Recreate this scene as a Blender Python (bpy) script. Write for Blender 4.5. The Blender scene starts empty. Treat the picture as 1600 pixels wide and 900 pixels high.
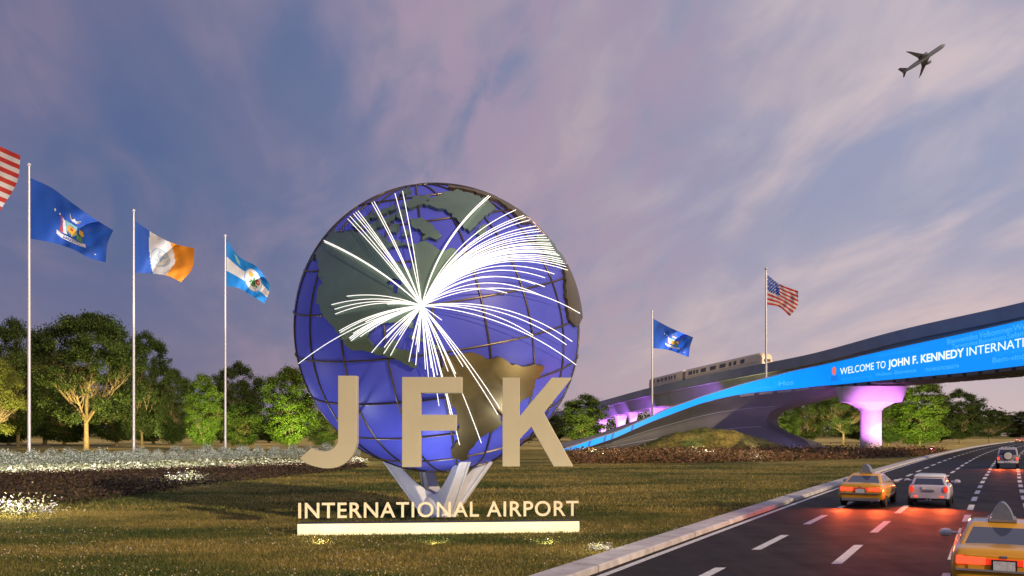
import bpy, bmesh, math, random
import numpy as np
from mathutils import Vector, Matrix, Euler
from mathutils.geometry import delaunay_2d_cdt

random.seed(7)
RNG = np.random.default_rng(11)
SC = bpy.context.scene
COL = SC.collection
PI = math.pi
R = math.radians

# ------------------------------------------------------------------ camera
F, CX, Y0, H = 1400.0, 800.0, 674.0, 3.2
cam_d = bpy.data.cameras.new("Camera")
cam = bpy.data.objects.new("Camera", cam_d)
COL.objects.link(cam)
cam.location = (0, 0, H)
cam.rotation_euler = (PI / 2, 0, 0)
cam_d.sensor_width = 36
cam_d.lens = 36 * F / 1600
cam_d.shift_y = (Y0 - 450) / 1600
cam_d.clip_start = 0.3
cam_d.clip_end = 6000
SC.camera = cam


def P(px, py, d):
    return Vector(((px - CX) / F * d, d, H + (Y0 - py) / F * d))


def G(px, py):
    d = H * F / (py - Y0)
    return Vector(((px - CX) / F * d, d, 0))


# ------------------------------------------------------------------ materials
def mat_new(name):
    m = bpy.data.materials.new(name)
    m.use_nodes = True
    nt = m.node_tree
    b = nt.nodes["Principled BSDF"]
    return m, nt, b


def lk(nt, a, b):
    nt.links.new(a, b)


def noise_node(nt, scale, detail=5, rough=0.6, coord='Object', vscale=None):
    tc = nt.nodes.new('ShaderNodeTexCoord')
    n = nt.nodes.new('ShaderNodeTexNoise')
    n.inputs['Scale'].default_value = scale
    n.inputs['Detail'].default_value = detail
    n.inputs['Roughness'].default_value = rough
    if vscale:
        mp = nt.nodes.new('ShaderNodeMapping')
        mp.inputs['Scale'].default_value = vscale
        lk(nt, tc.outputs[coord], mp.inputs['Vector'])
        lk(nt, mp.outputs[0], n.inputs['Vector'])
    else:
        lk(nt, tc.outputs[coord], n.inputs['Vector'])
    return n


def ramp(nt, fac, stops):
    r = nt.nodes.new('ShaderNodeValToRGB')
    els = r.color_ramp.elements
    while len(els) < len(stops):
        els.new(0.5)
    for e, (p, c) in zip(els, stops):
        e.position = p
        e.color = (*c, 1)
    lk(nt, fac, r.inputs[0])
    return r


def mat(name, col, rough=0.6, metal=0.0, emit=None, es=0.0, var=0.12, scale=6.0, bump=0.0, coat=0.0, spec=None):
    m, nt, b = mat_new(name)
    n = noise_node(nt, scale)
    lo = tuple(c * (1 - var) for c in col)
    hi = tuple(min(1, c * (1 + var)) for c in col)
    r = ramp(nt, n.outputs[0], [(0.3, lo), (0.7, hi)])
    lk(nt, r.outputs[0], b.inputs['Base Color'])
    b.inputs['Roughness'].default_value = rough
    b.inputs['Metallic'].default_value = metal
    if coat:
        b.inputs['Coat Weight'].default_value = coat
        b.inputs['Coat Roughness'].default_value = 0.06
    if spec is not None:
        b.inputs['Specular IOR Level'].default_value = spec
    if emit:
        b.inputs['Emission Color'].default_value = (*emit, 1)
        b.inputs['Emission Strength'].default_value = es
    if bump:
        bp = nt.nodes.new('ShaderNodeBump')
        bp.inputs['Strength'].default_value = bump
        bp.inputs['Distance'].default_value = 0.05
        lk(nt, n.outputs[0], bp.inputs['Height'])
        lk(nt, bp.outputs[0], b.inputs['Normal'])
    return m


def mat_leaf(name, c1, c2, c3, transl=0.35):
    m, nt, b = mat_new(name)
    g = nt.nodes.new('ShaderNodeNewGeometry')
    r = ramp(nt, g.outputs['Random Per Island'], [(0.0, c1), (0.55, c2), (1.0, c3)])
    lk(nt, r.outputs[0], b.inputs['Base Color'])
    b.inputs['Roughness'].default_value = 0.65
    b.inputs['Specular IOR Level'].default_value = 0.2
    t = nt.nodes.new('ShaderNodeBsdfTranslucent')
    lk(nt, r.outputs[0], t.inputs['Color'])
    mx = nt.nodes.new('ShaderNodeMixShader')
    mx.inputs[0].default_value = transl
    lk(nt, b.outputs[0], mx.inputs[1])
    lk(nt, t.outputs[0], mx.inputs[2])
    lk(nt, mx.outputs[0], nt.nodes['Material Output'].inputs['Surface'])
    return m


def mat_cloth(name, col):
    m, nt, b = mat_new(name)
    n = noise_node(nt, 60, 2)
    r = ramp(nt, n.outputs[0], [(0.3, tuple(c * 0.9 for c in col)), (0.7, col)])
    lk(nt, r.outputs[0], b.inputs['Base Color'])
    b.inputs['Roughness'].default_value = 0.7
    t = nt.nodes.new('ShaderNodeBsdfTranslucent')
    lk(nt, r.outputs[0], t.inputs['Color'])
    mx = nt.nodes.new('ShaderNodeMixShader')
    mx.inputs[0].default_value = 0.4
    lk(nt, b.outputs[0], mx.inputs[1])
    lk(nt, t.outputs[0], mx.inputs[2])
    lk(nt, mx.outputs[0], nt.nodes['Material Output'].inputs['Surface'])
    return m


def mat_ground():
    m, nt, b = mat_new("lawn_soil")
    n1 = noise_node(nt, 0.16, 7, 0.65, vscale=(0.45, 1.0, 1.0))
    n2 = noise_node(nt, 2.2, 6, 0.75, vscale=(1.0, 0.5, 1.0))
    r1 = ramp(nt, n1.outputs[0], [(0.38, (0.055, 0.085, 0.022)), (0.60, (0.360, 0.285, 0.080))])  # green and gold noise bands also stand in for shaded and sunlit lawn
    r2 = ramp(nt, n2.outputs[0], [(0.35, (0.30, 0.30, 0.30)), (0.7, (1.35, 1.3, 1.15))])
    mx = nt.nodes.new('ShaderNodeMix')
    mx.data_type = 'RGBA'
    mx.blend_type = 'MULTIPLY'
    mx.inputs[0].default_value = 1.0
    lk(nt, r1.outputs[0], mx.inputs[6])
    lk(nt, r2.outputs[0], mx.inputs[7])
    lk(nt, mx.outputs[2], b.inputs['Base Color'])
    b.inputs['Roughness'].default_value = 0.95
    b.inputs['Specular IOR Level'].default_value = 0.1
    bp = nt.nodes.new('ShaderNodeBump')
    bp.inputs['Strength'].default_value = 0.8
    bp.inputs['Distance'].default_value = 0.12
    lk(nt, n2.outputs[0], bp.inputs['Height'])
    lk(nt, bp.outputs[0], b.inputs['Normal'])
    return m


def mat_asphalt():
    m, nt, b = mat_new("asphalt")
    n = noise_node(nt, 0.8, 8, 0.7)
    n2 = noise_node(nt, 40, 3, 0.6)
    r = ramp(nt, n.outputs[0], [(0.3, (0.010, 0.0085, 0.008)), (0.75, (0.019, 0.016, 0.0155))])
    lk(nt, r.outputs[0], b.inputs['Base Color'])
    tk = noise_node(nt, 1.1, 4, 0.6, vscale=(1.0, 0.06, 1.0))
    mpn = [q for q in nt.nodes if q.type == 'MAPPING'][-1]
    mpn.vector_type = 'POINT'
    mpn.inputs['Rotation'].default_value = (0, 0, R(28))
    tr_ = ramp(nt, tk.outputs[0], [(0.38, (0.55, 0.55, 0.55)), (0.62, (1.5, 1.45, 1.42))])
    mxx = nt.nodes.new('ShaderNodeMix')
    mxx.data_type = 'RGBA'; mxx.blend_type = 'MULTIPLY'; mxx.inputs[0].default_value = 1.0
    lk(nt, r.outputs[0], mxx.inputs[6]); lk(nt, tr_.outputs[0], mxx.inputs[7])
    lk(nt, mxx.outputs[2], b.inputs['Base Color'])
    rr = ramp(nt, n.outputs[0], [(0.3, (0.58,) * 3), (0.75, (0.80,) * 3)])
    lk(nt, rr.outputs[0], b.inputs['Roughness'])
    b.inputs['Specular IOR Level'].default_value = 0.15
    bp = nt.nodes.new('ShaderNodeBump')
    bp.inputs['Strength'].default_value = 0.5
    bp.inputs['Distance'].default_value = 0.01
    lk(nt, n2.outputs[0], bp.inputs['Height'])
    lk(nt, bp.outputs[0], b.inputs['Normal'])
    return m


def mat_glow(name, col, strength):
    m, nt, b = mat_new(name)
    b.inputs['Base Color'].default_value = (*[min(c, 0.8) for c in col], 1)
    b.inputs['Roughness'].default_value = 0.4
    b.inputs['Emission Color'].default_value = (*col, 1)
    b.inputs['Emission Strength'].default_value = strength
    return m


def mat_ocean():
    m, nt, b = mat_new("globe_blue_glass")
    n = noise_node(nt, 0.7, 3, 0.5)
    r = ramp(nt, n.outputs[0], [(0.3, (0.055, 0.065, 0.36)), (0.7, (0.070, 0.080, 0.42))])
    lk(nt, r.outputs[0], b.inputs['Base Color'])
    b.inputs['Roughness'].default_value = 0.42
    b.inputs['Specular IOR Level'].default_value = 0.22
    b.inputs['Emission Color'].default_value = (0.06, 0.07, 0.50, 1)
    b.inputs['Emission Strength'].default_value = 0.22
    return m


M = {}
M['ground'] = mat_ground()
M['asphalt'] = mat_asphalt()
M['kerb'] = mat("kerb_concrete", (0.46, 0.44, 0.46), 0.8, var=0.28, scale=1.7, bump=0.3)
M['paint'] = mat("road_paint", (0.62, 0.62, 0.64), 0.6, var=0.32, scale=7)
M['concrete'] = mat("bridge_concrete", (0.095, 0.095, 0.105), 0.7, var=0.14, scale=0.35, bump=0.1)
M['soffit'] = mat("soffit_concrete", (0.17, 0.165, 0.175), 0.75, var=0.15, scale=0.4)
M['viaduct'] = mat("viaduct_concrete", (0.29, 0.32, 0.37), 0.7, var=0.10, scale=0.3)
M['pillar'] = mat("pillar_concrete", (0.55, 0.53, 0.55), 0.7, var=0.06, scale=0.6)
M['led'] = mat_glow("led_blue", (0.0, 0.27, 0.95), 0.95)
M['led_pale'] = mat_glow("led_pale_blue", (0.05, 0.40, 1.0), 0.95)
M['led_dim'] = mat_glow("led_dim_blue", (0.012, 0.31, 1.0), 0.95)
M['led_dark'] = mat_glow("led_dark_blue", (0.02, 0.12, 0.42), 0.7)
M['led_white'] = mat_glow("led_white", (0.9, 0.95, 1.0), 1.1)
M['led_orange'] = mat_glow("led_orange", (0.95, 0.16, 0.07), 0.9)
M['ocean'] = mat_ocean()
M['land'] = mat("continent_bronze", (0.22, 0.31, 0.23), 0.42, metal=0.85, var=0.22, scale=0.45)
M['bronze'] = mat("continent_bronze_reflect", (0.20, 0.155, 0.07), 0.42, metal=0.85, var=0.25, scale=0.6)  # golden copy of the land metal, differing reflections put into its colour
M['bar'] = mat("globe_bar_bronze", (0.12, 0.095, 0.07), 0.35, metal=0.8)
M['flight'] = mat_glow("flight_line_light", (1.0, 0.97, 0.92), 1.15)
M['support'] = mat("support_white_metal", (0.62, 0.63, 0.68), 0.45, var=0.05, metal=0.1)
M['letter'] = mat("letter_brass_paint", (0.52, 0.485, 0.35), 0.5, var=0.05, scale=1.0, metal=0.15)
M['sign_letter'] = mat("sign_letter_cream", (0.80, 0.70, 0.50), 0.45, var=0.04)
M['sign_bar'] = mat_glow("sign_bar_light", (1.0, 0.82, 0.52), 0.50)
M['dark_metal'] = mat("dark_metal", (0.03, 0.03, 0.035), 0.5, metal=0.5)
M['pole'] = mat("pole_white_metal", (0.66, 0.67, 0.72), 0.35, metal=0.35, var=0.04)
M['gold'] = mat("gold_ball", (0.8, 0.55, 0.2), 0.3, metal=0.9)
M['bark'] = mat("bark", (0.17, 0.125, 0.065), 0.9, var=0.3, scale=3, bump=0.5)
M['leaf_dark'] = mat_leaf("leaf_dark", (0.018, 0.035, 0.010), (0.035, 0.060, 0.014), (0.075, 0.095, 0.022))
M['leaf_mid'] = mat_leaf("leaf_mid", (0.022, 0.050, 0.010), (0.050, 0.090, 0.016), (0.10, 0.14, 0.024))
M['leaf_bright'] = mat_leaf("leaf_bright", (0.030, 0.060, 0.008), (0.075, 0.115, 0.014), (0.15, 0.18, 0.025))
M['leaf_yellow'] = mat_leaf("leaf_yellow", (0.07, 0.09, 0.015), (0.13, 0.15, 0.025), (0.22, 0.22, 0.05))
M['lavender'] = mat_leaf("silver_shrub_leaf", (0.04, 0.075, 0.035), (0.34, 0.42, 0.34), (0.90, 0.90, 0.95), 0.3)
M['bed'] = mat_leaf("bed_plant_leaf", (0.020, 0.020, 0.020), (0.060, 0.040, 0.030), (0.12, 0.075, 0.05), 0.2)
M['bed_red'] = mat_leaf("rust_plant_leaf", (0.050, 0.050, 0.018), (0.19, 0.105, 0.045), (0.34, 0.18, 0.11), 0.25)
M['bed_cream'] = mat_leaf("cream_flower_leaf", (0.05, 0.07, 0.03), (0.20, 0.21, 0.12), (0.46, 0.45, 0.38), 0.2)
M['grass'] = mat_leaf("grass_blade", (0.024, 0.058, 0.016), (0.085, 0.125, 0.032), (0.20, 0.20, 0.055), 0.35)
def grass_patches(m):
    nt_ = m.node_tree
    r0 = [q for q in nt_.nodes if q.type == 'VALTORGB'][0]
    g_ = [q for q in nt_.nodes if q.type == 'NEW_GEOMETRY'][0]
    n_ = noise_node(nt_, 0.16, 7, 0.65, vscale=(0.45, 1.0, 1.0))
    f_ = ramp(nt_, n_.outputs[0], [(0.42, (0, 0, 0)), (0.58, (1, 1, 1))])
    dry_lit = ramp(nt_, g_.outputs['Random Per Island'], [(0.0, (0.09, 0.10, 0.028)), (0.5, (0.31, 0.25, 0.075)), (1.0, (0.56, 0.42, 0.14))])  # gold blade tone, sunlight partly put into the colour
    mx_ = nt_.nodes.new('ShaderNodeMix')
    mx_.data_type = 'RGBA'
    lk(nt_, f_.outputs[0], mx_.inputs[0]); lk(nt_, r0.outputs[0], mx_.inputs[6]); lk(nt_, dry_lit.outputs[0], mx_.inputs[7])
    for l_ in list(nt_.links):
        if l_.from_node == r0 and l_.to_node.type in ('BSDF_PRINCIPLED', 'BSDF_TRANSLUCENT'):
            so_ = l_.to_socket
            nt_.links.remove(l_)
            lk(nt_, mx_.outputs[2], so_)
grass_patches(M['grass'])
M['flowers'] = mat_leaf("wildflower_petal", (0.42, 0.30, 0.04), (0.50, 0.42, 0.20), (0.50, 0.47, 0.55), 0.2)
M['clump'] = mat_leaf("white_flower_petal", (0.10, 0.14, 0.05), (0.62, 0.58, 0.36), (0.55, 0.58, 0.85), 0.2)
M['taxi'] = mat("taxi_paint", (0.72, 0.36, 0.025), 0.3, var=0.03, coat=0.6)
M['silver'] = mat("silver_paint", (0.62, 0.57, 0.70), 0.28, metal=0.25, var=0.03, coat=0.6)
M['white_paint'] = mat("white_paint", (0.72, 0.72, 0.75), 0.3, var=0.02, coat=0.5)
M['grey_paint'] = mat("grey_paint", (0.55, 0.52, 0.58), 0.35, metal=0.3, var=0.03, coat=0.4)
M['red_paint'] = mat("red_paint", (0.5, 0.05, 0.03), 0.3, var=0.03, coat=0.5)
M['car_glass'] = mat("car_glass", (0.05, 0.065, 0.12), 0.06, var=0.02, spec=0.8)
M['rubber'] = mat("rubber", (0.018, 0.018, 0.018), 0.8)
M['rim'] = mat("rim_alloy", (0.45, 0.45, 0.47), 0.3, metal=0.8)
M['tail'] = mat_glow("tail_lamp_red", (1.0, 0.055, 0.02), 2.2)
M['tail_dim'] = mat_glow("tail_band_red", (0.9, 0.045, 0.015), 0.65)
M['lamp_white'] = mat_glow("lamp_white", (1.0, 0.93, 0.8), 3.0)
M['bumper'] = mat("bumper_grey", (0.22, 0.21, 0.23), 0.45)
M['plate'] = mat("plate_white", (0.62, 0.64, 0.70), 0.45, var=0.25, scale=14)
M['topper'] = mat("topper_grey", (0.16, 0.18, 0.24), 0.3, var=0.1)
M['train'] = mat("train_cream", (0.84, 0.68, 0.48), 0.4, var=0.05, scale=0.8)
M['train_glass'] = mat("train_glass", (0.10, 0.085, 0.07), 0.12)
M['plane'] = mat("aircraft_grey", (0.24, 0.27, 0.31), 0.4, var=0.05, scale=0.2)
M['plane_dark'] = mat("aircraft_dark", (0.09, 0.09, 0.11), 0.4, var=0.05)
M['far_wall'] = mat("far_wall", (0.28, 0.28, 0.32), 0.8)
M['flag_navy'] = mat_cloth("flag_navy", (0.012, 0.085, 0.48))
M['flag_blue'] = mat_cloth("flag_blue", (0.035, 0.12, 0.55))
M['flag_sky'] = mat_cloth("flag_sky_blue", (0.010, 0.24, 0.72))
M['flag_white'] = mat_cloth("flag_white", (0.72, 0.71, 0.72))
M['flag_orange'] = mat_cloth("flag_orange", (0.75, 0.27, 0.015))
M['flag_red'] = mat_cloth("flag_red", (0.55, 0.045, 0.035))
M['flag_gold'] = mat_cloth("flag_gold", (0.72, 0.42, 0.06))
M['flag_green'] = mat_cloth("flag_green", (0.10, 0.30, 0.10))
M['flag_teal'] = mat_cloth("flag_teal", (0.25, 0.50, 0.55))
M['flag_brown'] = mat_cloth("flag_brown", (0.25, 0.10, 0.04))
M['flag_line'] = mat_cloth("flag_line_blue", (0.25, 0.45, 0.70))


# ------------------------------------------------------------------ object helpers
def tag(o, label=None, cat=None, group=None, kind=None):
    if label: o['label'] = label
    if cat: o['category'] = cat
    if group: o['group'] = group
    if kind: o['kind'] = kind
    return o


def thing(name, label, cat, loc=(0, 0, 0), rz=0.0, group=None):
    o = bpy.data.objects.new(name, None)
    COL.objects.link(o)
    o.location = loc
    o.rotation_euler = (0, 0, rz)
    o.empty_display_size = 0.2
    return tag(o, label, cat, group)


class MB:
    def __init__(self):
        self.v, self.f, self.mi = [], [], []

    def add(self, vs, fs, m=0):
        n = len(self.v)
        self.v += [tuple(v) for v in vs]
        for f in fs:
            self.f.append(tuple(i + n for i in f))
            self.mi.append(m)
        return self

    def box(self, c, s, m=0, rot=None):
        hx, hy, hz = s[0] / 2, s[1] / 2, s[2] / 2
        vs = [Vector((x, y, z)) for x in (-hx, hx) for y in (-hy, hy) for z in (-hz, hz)]
        if rot is not None:
            vs = [rot @ v for v in vs]
        vs = [v + Vector(c) for v in vs]
        return self.add(vs, [(0, 1, 3, 2), (4, 6, 7, 5), (0, 4, 5, 1), (2, 3, 7, 6), (0, 2, 6, 4), (1, 5, 7, 3)], m)

    def loft(self, rings, m=0, cap=True, closed=True):
        n = len(rings[0])
        vs = [p for r in rings for p in r]
        fs = []
        for i in range(len(rings) - 1):
            for j in range(n if closed else n - 1):
                a, b = i * n + j, i * n + (j + 1) % n
                fs.append((a, b, b + n, a + n))
        if cap and closed:
            fs.append(tuple(reversed(range(n))))
            fs.append(tuple(range((len(rings) - 1) * n, len(rings) * n)))
        return self.add(vs, fs, m)

    def tube(self, path, rad, n=8, m=0):
        path = [Vector(p) for p in path]
        rads = rad if isinstance(rad, (list, tuple)) else [rad] * len(path)
        rings = []
        up0 = None
        for i, p in enumerate(path):
            a = path[max(i - 1, 0)]
            b = path[min(i + 1, len(path) - 1)]
            t = (b - a)
            if t.length < 1e-9: t = Vector((0, 0, 1))
            t.normalize()
            if up0 is None:
                up0 = Vector((0, 0, 1)) if abs(t.z) < 0.9 else Vector((1, 0, 0))
            s = t.cross(up0)
            if s.length < 1e-4: s = t.orthogonal()
            s.normalize()
            u = s.cross(t)
            up0 = u
            rings.append([p + (s * math.cos(2 * PI * k / n) + u * math.sin(2 * PI * k / n)) * rads[i] for k in range(n)])
        return self.loft(rings, m)

    def prism(self, pts, depth, m=0):
        """pts: list of Vectors (front outline); depth: Vector extrusion"""
        pts = [Vector(p) for p in pts]
        dv = Vector(depth)
        n = len(pts)
        vs = pts + [p + dv for p in pts]
        fs = [tuple(range(n)), tuple(reversed(range(n, 2 * n)))]
        for i in range(n):
            j = (i + 1) % n
            fs.append((i, i + n, j + n, j))
        return self.add(vs, fs, m)

    def lathe(self, prof, n=24, c=(0, 0, 0), m=0, axis='z'):
        rings = []
        for r, z in prof:
            ring = []
            for k in range(n):
                a = 2 * PI * k / n
                if axis == 'z':
                    p = Vector((r * math.cos(a), r * math.sin(a), z))
                elif axis == 'x':
                    p = Vector((z, r * math.cos(a), r * math.sin(a)))
                else:
                    p = Vector((r * math.cos(a), z, r * math.sin(a)))
                ring.append(p + Vector(c))
            rings.append(ring)
        return self.loft(rings, m)

    def mesh(self, name, mats, off=(0, 0, 0), smooth=False, sharp=None):
        me = bpy.data.meshes.new(name)
        ox, oy, oz = off
        me.from_pydata([(x - ox, y - oy, z - oz) for x, y, z in self.v], [], self.f)
        if not isinstance(mats, (list, tuple)): mats = [mats]
        for m_ in mats: me.materials.append(m_)
        if len(mats) > 1: me.polygons.foreach_set('material_index', self.mi)
        bm = bmesh.new()
        bm.from_mesh(me)
        bmesh.ops.recalc_face_normals(bm, faces=bm.faces)
        bm.to_mesh(me)
        bm.free()
        if smooth:
            me.polygons.foreach_set('use_smooth', [True] * len(me.polygons))
            if sharp: me.set_sharp_from_angle(angle=R(sharp))
        me.update()
        return me

    def build(self, name, mats, parent=None, smooth=False, sharp=35, local=False, bevel=0, sub=0, recenter=True):
        off = (0, 0, 0)
        if parent is not None and not local:
            q = parent
            o_ = Vector((0, 0, 0))
            while q is not None:
                o_ += Vector(q.location)
                q = q.parent
            off = tuple(o_)
        elif parent is None and recenter and self.v:
            a = np.array(self.v)
            lo, hi = a.min(0), a.max(0)
            off = ((lo[0] + hi[0]) / 2, (lo[1] + hi[1]) / 2, lo[2])
        me = self.mesh(name, mats, off, smooth, sharp)
        o = bpy.data.objects.new(name, me)
        COL.objects.link(o)
        if parent is not None:
            o.parent = parent
        else:
            o.location = off
        if bevel:
            b = o.modifiers.new('bevel', 'BEVEL')
            b.width = bevel
            b.segments = 2
            b.limit_method = 'ANGLE'
        if sub:
            s = o.modifiers.new('sub', 'SUBSURF')
            s.levels = sub
            s.render_levels = sub
        return o


def np_mesh(name, verts, faces, m, smooth=False):
    """verts (N,3); faces (K,4) or (K,3)"""
    me = bpy.data.meshes.new(name)
    nv, nf, k = len(verts), len(faces), faces.shape[1]
    me.vertices.add(nv)
    me.vertices.foreach_set('co', np.ascontiguousarray(verts, dtype=np.float32).ravel())
    me.loops.add(nf * k)
    me.loops.foreach_set('vertex_index', np.ascontiguousarray(faces, dtype=np.int32).ravel())
    me.polygons.add(nf)
    me.polygons.foreach_set('loop_start', np.arange(0, nf * k, k, dtype=np.int32))
    me.polygons.foreach_set('loop_total', np.full(nf, k, dtype=np.int32))
    me.materials.append(m)
    me.update(calc_edges=True)
    me.validate()
    return me


def link_mesh(name, me, parent=None, loc=(0, 0, 0), scale=(1, 1, 1), rz=0):
    o = bpy.data.objects.new(name, me)
    COL.objects.link(o)
    o.location = loc
    o.scale = scale
    o.rotation_euler = (0, 0, rz)
    if parent: o.parent = parent
    return o


def leaf_quads(centers, size, aspect=0.6, droop=0.0, rng=RNG):
    n = len(centers)
    a = rng.normal(size=(n, 3))
    a[:, 2] *= 0.6
    a /= np.linalg.norm(a, axis=1, keepdims=True)
    b = rng.normal(size=(n, 3))
    b -= (b * a).sum(1, keepdims=True) * a
    b /= np.linalg.norm(b, axis=1, keepdims=True)
    s = size * rng.uniform(0.6, 1.3, (n, 1))
    A, B = a * s * 0.5, b * s * 0.5 * aspect
    v = np.stack([centers - A, centers + B * 1.0, centers + A, centers - B], axis=1).reshape(-1, 3)
    f = np.arange(4 * n).reshape(n, 4)
    return v, f


def blades(centers, h, w, lean=0.4, rng=RNG):
    n = len(centers)
    ang = rng.uniform(0, 2 * PI, n)
    dx, dy = np.cos(ang) * w / 2, np.sin(ang) * w / 2
    hh = h * rng.uniform(0.5, 1.4, n)
    lx, ly = rng.normal(0, lean, n) * hh, rng.normal(0, lean, n) * hh
    c = centers
    v = np.stack([np.stack([c[:, 0] - dx, c[:, 1] - dy, c[:, 2]], 1),
                  np.stack([c[:, 0] + dx, c[:, 1] + dy, c[:, 2]], 1),
                  np.stack([c[:, 0] + lx, c[:, 1] + ly, c[:, 2] + hh], 1)], axis=1).reshape(-1, 3)
    return v, np.arange(3 * n).reshape(n, 3)


def spot(loc, target, power, col=(1, 0.85, 0.6), angle=50, blend=0.6, rad=0.15, spec=1.0):
    l = bpy.data.lights.new("lamp_light", 'SPOT')
    l.energy = power
    l.color = col
    l.specular_factor = spec
    l.spot_size = R(angle)
    l.spot_blend = blend
    l.shadow_soft_size = rad
    o = bpy.data.objects.new("lamp_light", l)
    COL.objects.link(o)
    o.location = loc
    d = Vector(target) - Vector(loc)
    o.rotation_euler = d.to_track_quat('-Z', 'Y').to_euler()
    return o


def point(loc, power, col, rad=0.1):
    l = bpy.data.lights.new("lamp_light", 'POINT')
    l.energy = power
    l.color = col
    l.shadow_soft_size = rad
    o = bpy.data.objects.new("lamp_light", l)
    COL.objects.link(o)
    o.location = loc
    return o


def hermite(xs, ys):
    xs, ys = np.array(xs, float), np.array(ys, float)
    m = np.gradient(ys, xs)

    def fn(x):
        x = np.clip(x, xs[0], xs[-1])
        i = int(np.clip(np.searchsorted(xs, x) - 1, 0, len(xs) - 2))
        h = xs[i + 1] - xs[i]
        t = (x - xs[i]) / h
        return float((2 * t**3 - 3 * t**2 + 1) * ys[i] + (t**3 - 2 * t**2 + t) * h * m[i] + (-2 * t**3 + 3 * t**2) * ys[i + 1] + (t**3 - t**2) * h * m[i + 1])
    return fn


def text_geo(body, bold=0.0, spacing=1.0):
    cu = bpy.data.curves.new('txt', 'FONT')
    cu.body = body
    cu.size = 1.0
    cu.offset = bold
    cu.space_character = spacing
    cu.resolution_u = 4
    ob = bpy.data.objects.new('txt', cu)
    COL.objects.link(ob)
    dg = bpy.context.evaluated_depsgraph_get()
    me = bpy.data.meshes.new_from_object(ob.evaluated_get(dg))
    vs = np.array([v.co[:] for v in me.vertices])
    fs = [tuple(p.vertices) for p in me.polygons]
    bpy.data.objects.remove(ob)
    bpy.data.meshes.remove(me)
    bpy.data.curves.remove(cu)
    return vs, fs


# ------------------------------------------------------------------ world, sun
SUN_AZ, SUN_EL = 138.0, 21.0     # degrees clockwise from the view direction / above the horizon
w = bpy.data.worlds.new("World")
SC.world = w
w.use_nodes = True
nt = w.node_tree
nt.nodes.clear()
out = nt.nodes.new('ShaderNodeOutputWorld')
bg = nt.nodes.new('ShaderNodeBackground')
lk(nt, bg.outputs[0], out.inputs[0])
sky = nt.nodes.new('ShaderNodeTexSky')
sky.sky_type = 'NISHITA'
sky.sun_disc = False
sky.sun_elevation = R(SUN_EL)
sky.sun_rotation = R(SUN_AZ)
tc = nt.nodes.new('ShaderNodeTexCoord')
sep = nt.nodes.new('ShaderNodeSeparateXYZ')
lk(nt, tc.outputs['Generated'], sep.inputs[0])


def mth(op, a, b=None, clamp=False):
    n = nt.nodes.new('ShaderNodeMath')
    n.operation = op
    n.use_clamp = clamp
    for i, q in enumerate((a, b)):
        if q is None: continue
        if isinstance(q, (int, float)): n.inputs[i].default_value = q
        else: lk(nt, q, n.inputs[i])
    return n.outputs[0]


def mixc(fac, a, b, blend='MIX'):
    n = nt.nodes.new('ShaderNodeMix')
    n.data_type = 'RGBA'
    n.blend_type = blend
    if isinstance(fac, (int, float)): n.inputs[0].default_value = fac
    else: lk(nt, fac, n.inputs[0])
    for i, q in ((6, a), (7, b)):
        if isinstance(q, tuple): n.inputs[i].default_value = (*q, 1)
        else: lk(nt, q, n.inputs[i])
    return n.outputs[2]


def smooth(x, lo, hi):
    n = nt.nodes.new('ShaderNodeMapRange')
    n.interpolation_type = 'SMOOTHSTEP'
    lk(nt, x, n.inputs[0])
    n.inputs[1].default_value = lo
    n.inputs[2].default_value = hi
    return n.outputs[0]


zc = mth('MAXIMUM', sep.outputs['Z'], 0.0)
den = mth('ADD', zc, 0.22)
ux = mth('DIVIDE', sep.outputs['X'], den)
uy = mth('DIVIDE', sep.outputs['Y'], den)
comb = nt.nodes.new('ShaderNodeCombineXYZ')
lk(nt, ux, comb.inputs[0])
lk(nt, uy, comb.inputs[1])


def cloud(scale, vs, rot, detail, rough, off=(0, 0, 0), dist=0.6):
    mp = nt.nodes.new('ShaderNodeMapping')
    mp.vector_type = 'TEXTURE'
    mp.inputs['Rotation'].default_value = (0, 0, R(rot))
    mp.inputs['Scale'].default_value = vs
    mp.inputs['Location'].default_value = off
    lk(nt, comb.outputs[0], mp.inputs[0])
    n = nt.nodes.new('ShaderNodeTexNoise')
    n.inputs['Scale'].default_value = scale
    n.inputs['Detail'].default_value = detail
    n.inputs['Roughness'].default_value = rough
    n.inputs['Distortion'].default_value = dist
    lk(nt, mp.outputs[0], n.inputs['Vector'])
    return n.outputs[0]


big = cloud(1.3, (1.0, 2.0, 1), 9, 4, 0.5, (0.35, 0.1, 0))
mid = cloud(2.6, (0.8, 2.1, 1), 13, 5, 0.5, (1.7, 0.4, 0), 0.5)
fine = cloud(7.0, (0.6, 1.6, 1), 10, 7, 0.52, (0.2, 2.4, 0), 0.5)
# azimuth-like factor: 0 at the left of the view, 1 to the right
azf = smooth(sep.outputs['X'], -0.45, 0.5)
col_blue = mixc(azf, (0.082, 0.125, 0.270), (0.330, 0.350, 0.500))
col_mauve = mixc(azf, (0.150, 0.155, 0.280), (0.480, 0.410, 0.490))
col_pink = mixc(azf, (0.270, 0.210, 0.300), (0.820, 0.640, 0.600))
cm = smooth(big, 0.40, 0.62)
base = mixc(cm, col_blue, col_mauve)
cf = mth('MULTIPLY', smooth(mid, 0.40, 0.70), 0.62)
base = mixc(cf, base, col_pink)
cb = mth('MULTIPLY', smooth(fine, 0.42, 0.72), 0.40)
base = mixc(cb, base, mixc(azf, (0.105, 0.130, 0.270), (0.330, 0.330, 0.470)))
az_ = mth('ADD', mth('DIVIDE', sep.outputs['X'], mth('MAXIMUM', sep.outputs['Y'], 0.05)), mth('MULTIPLY', mth('SUBTRACT', mid, 0.5), 0.55))
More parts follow.
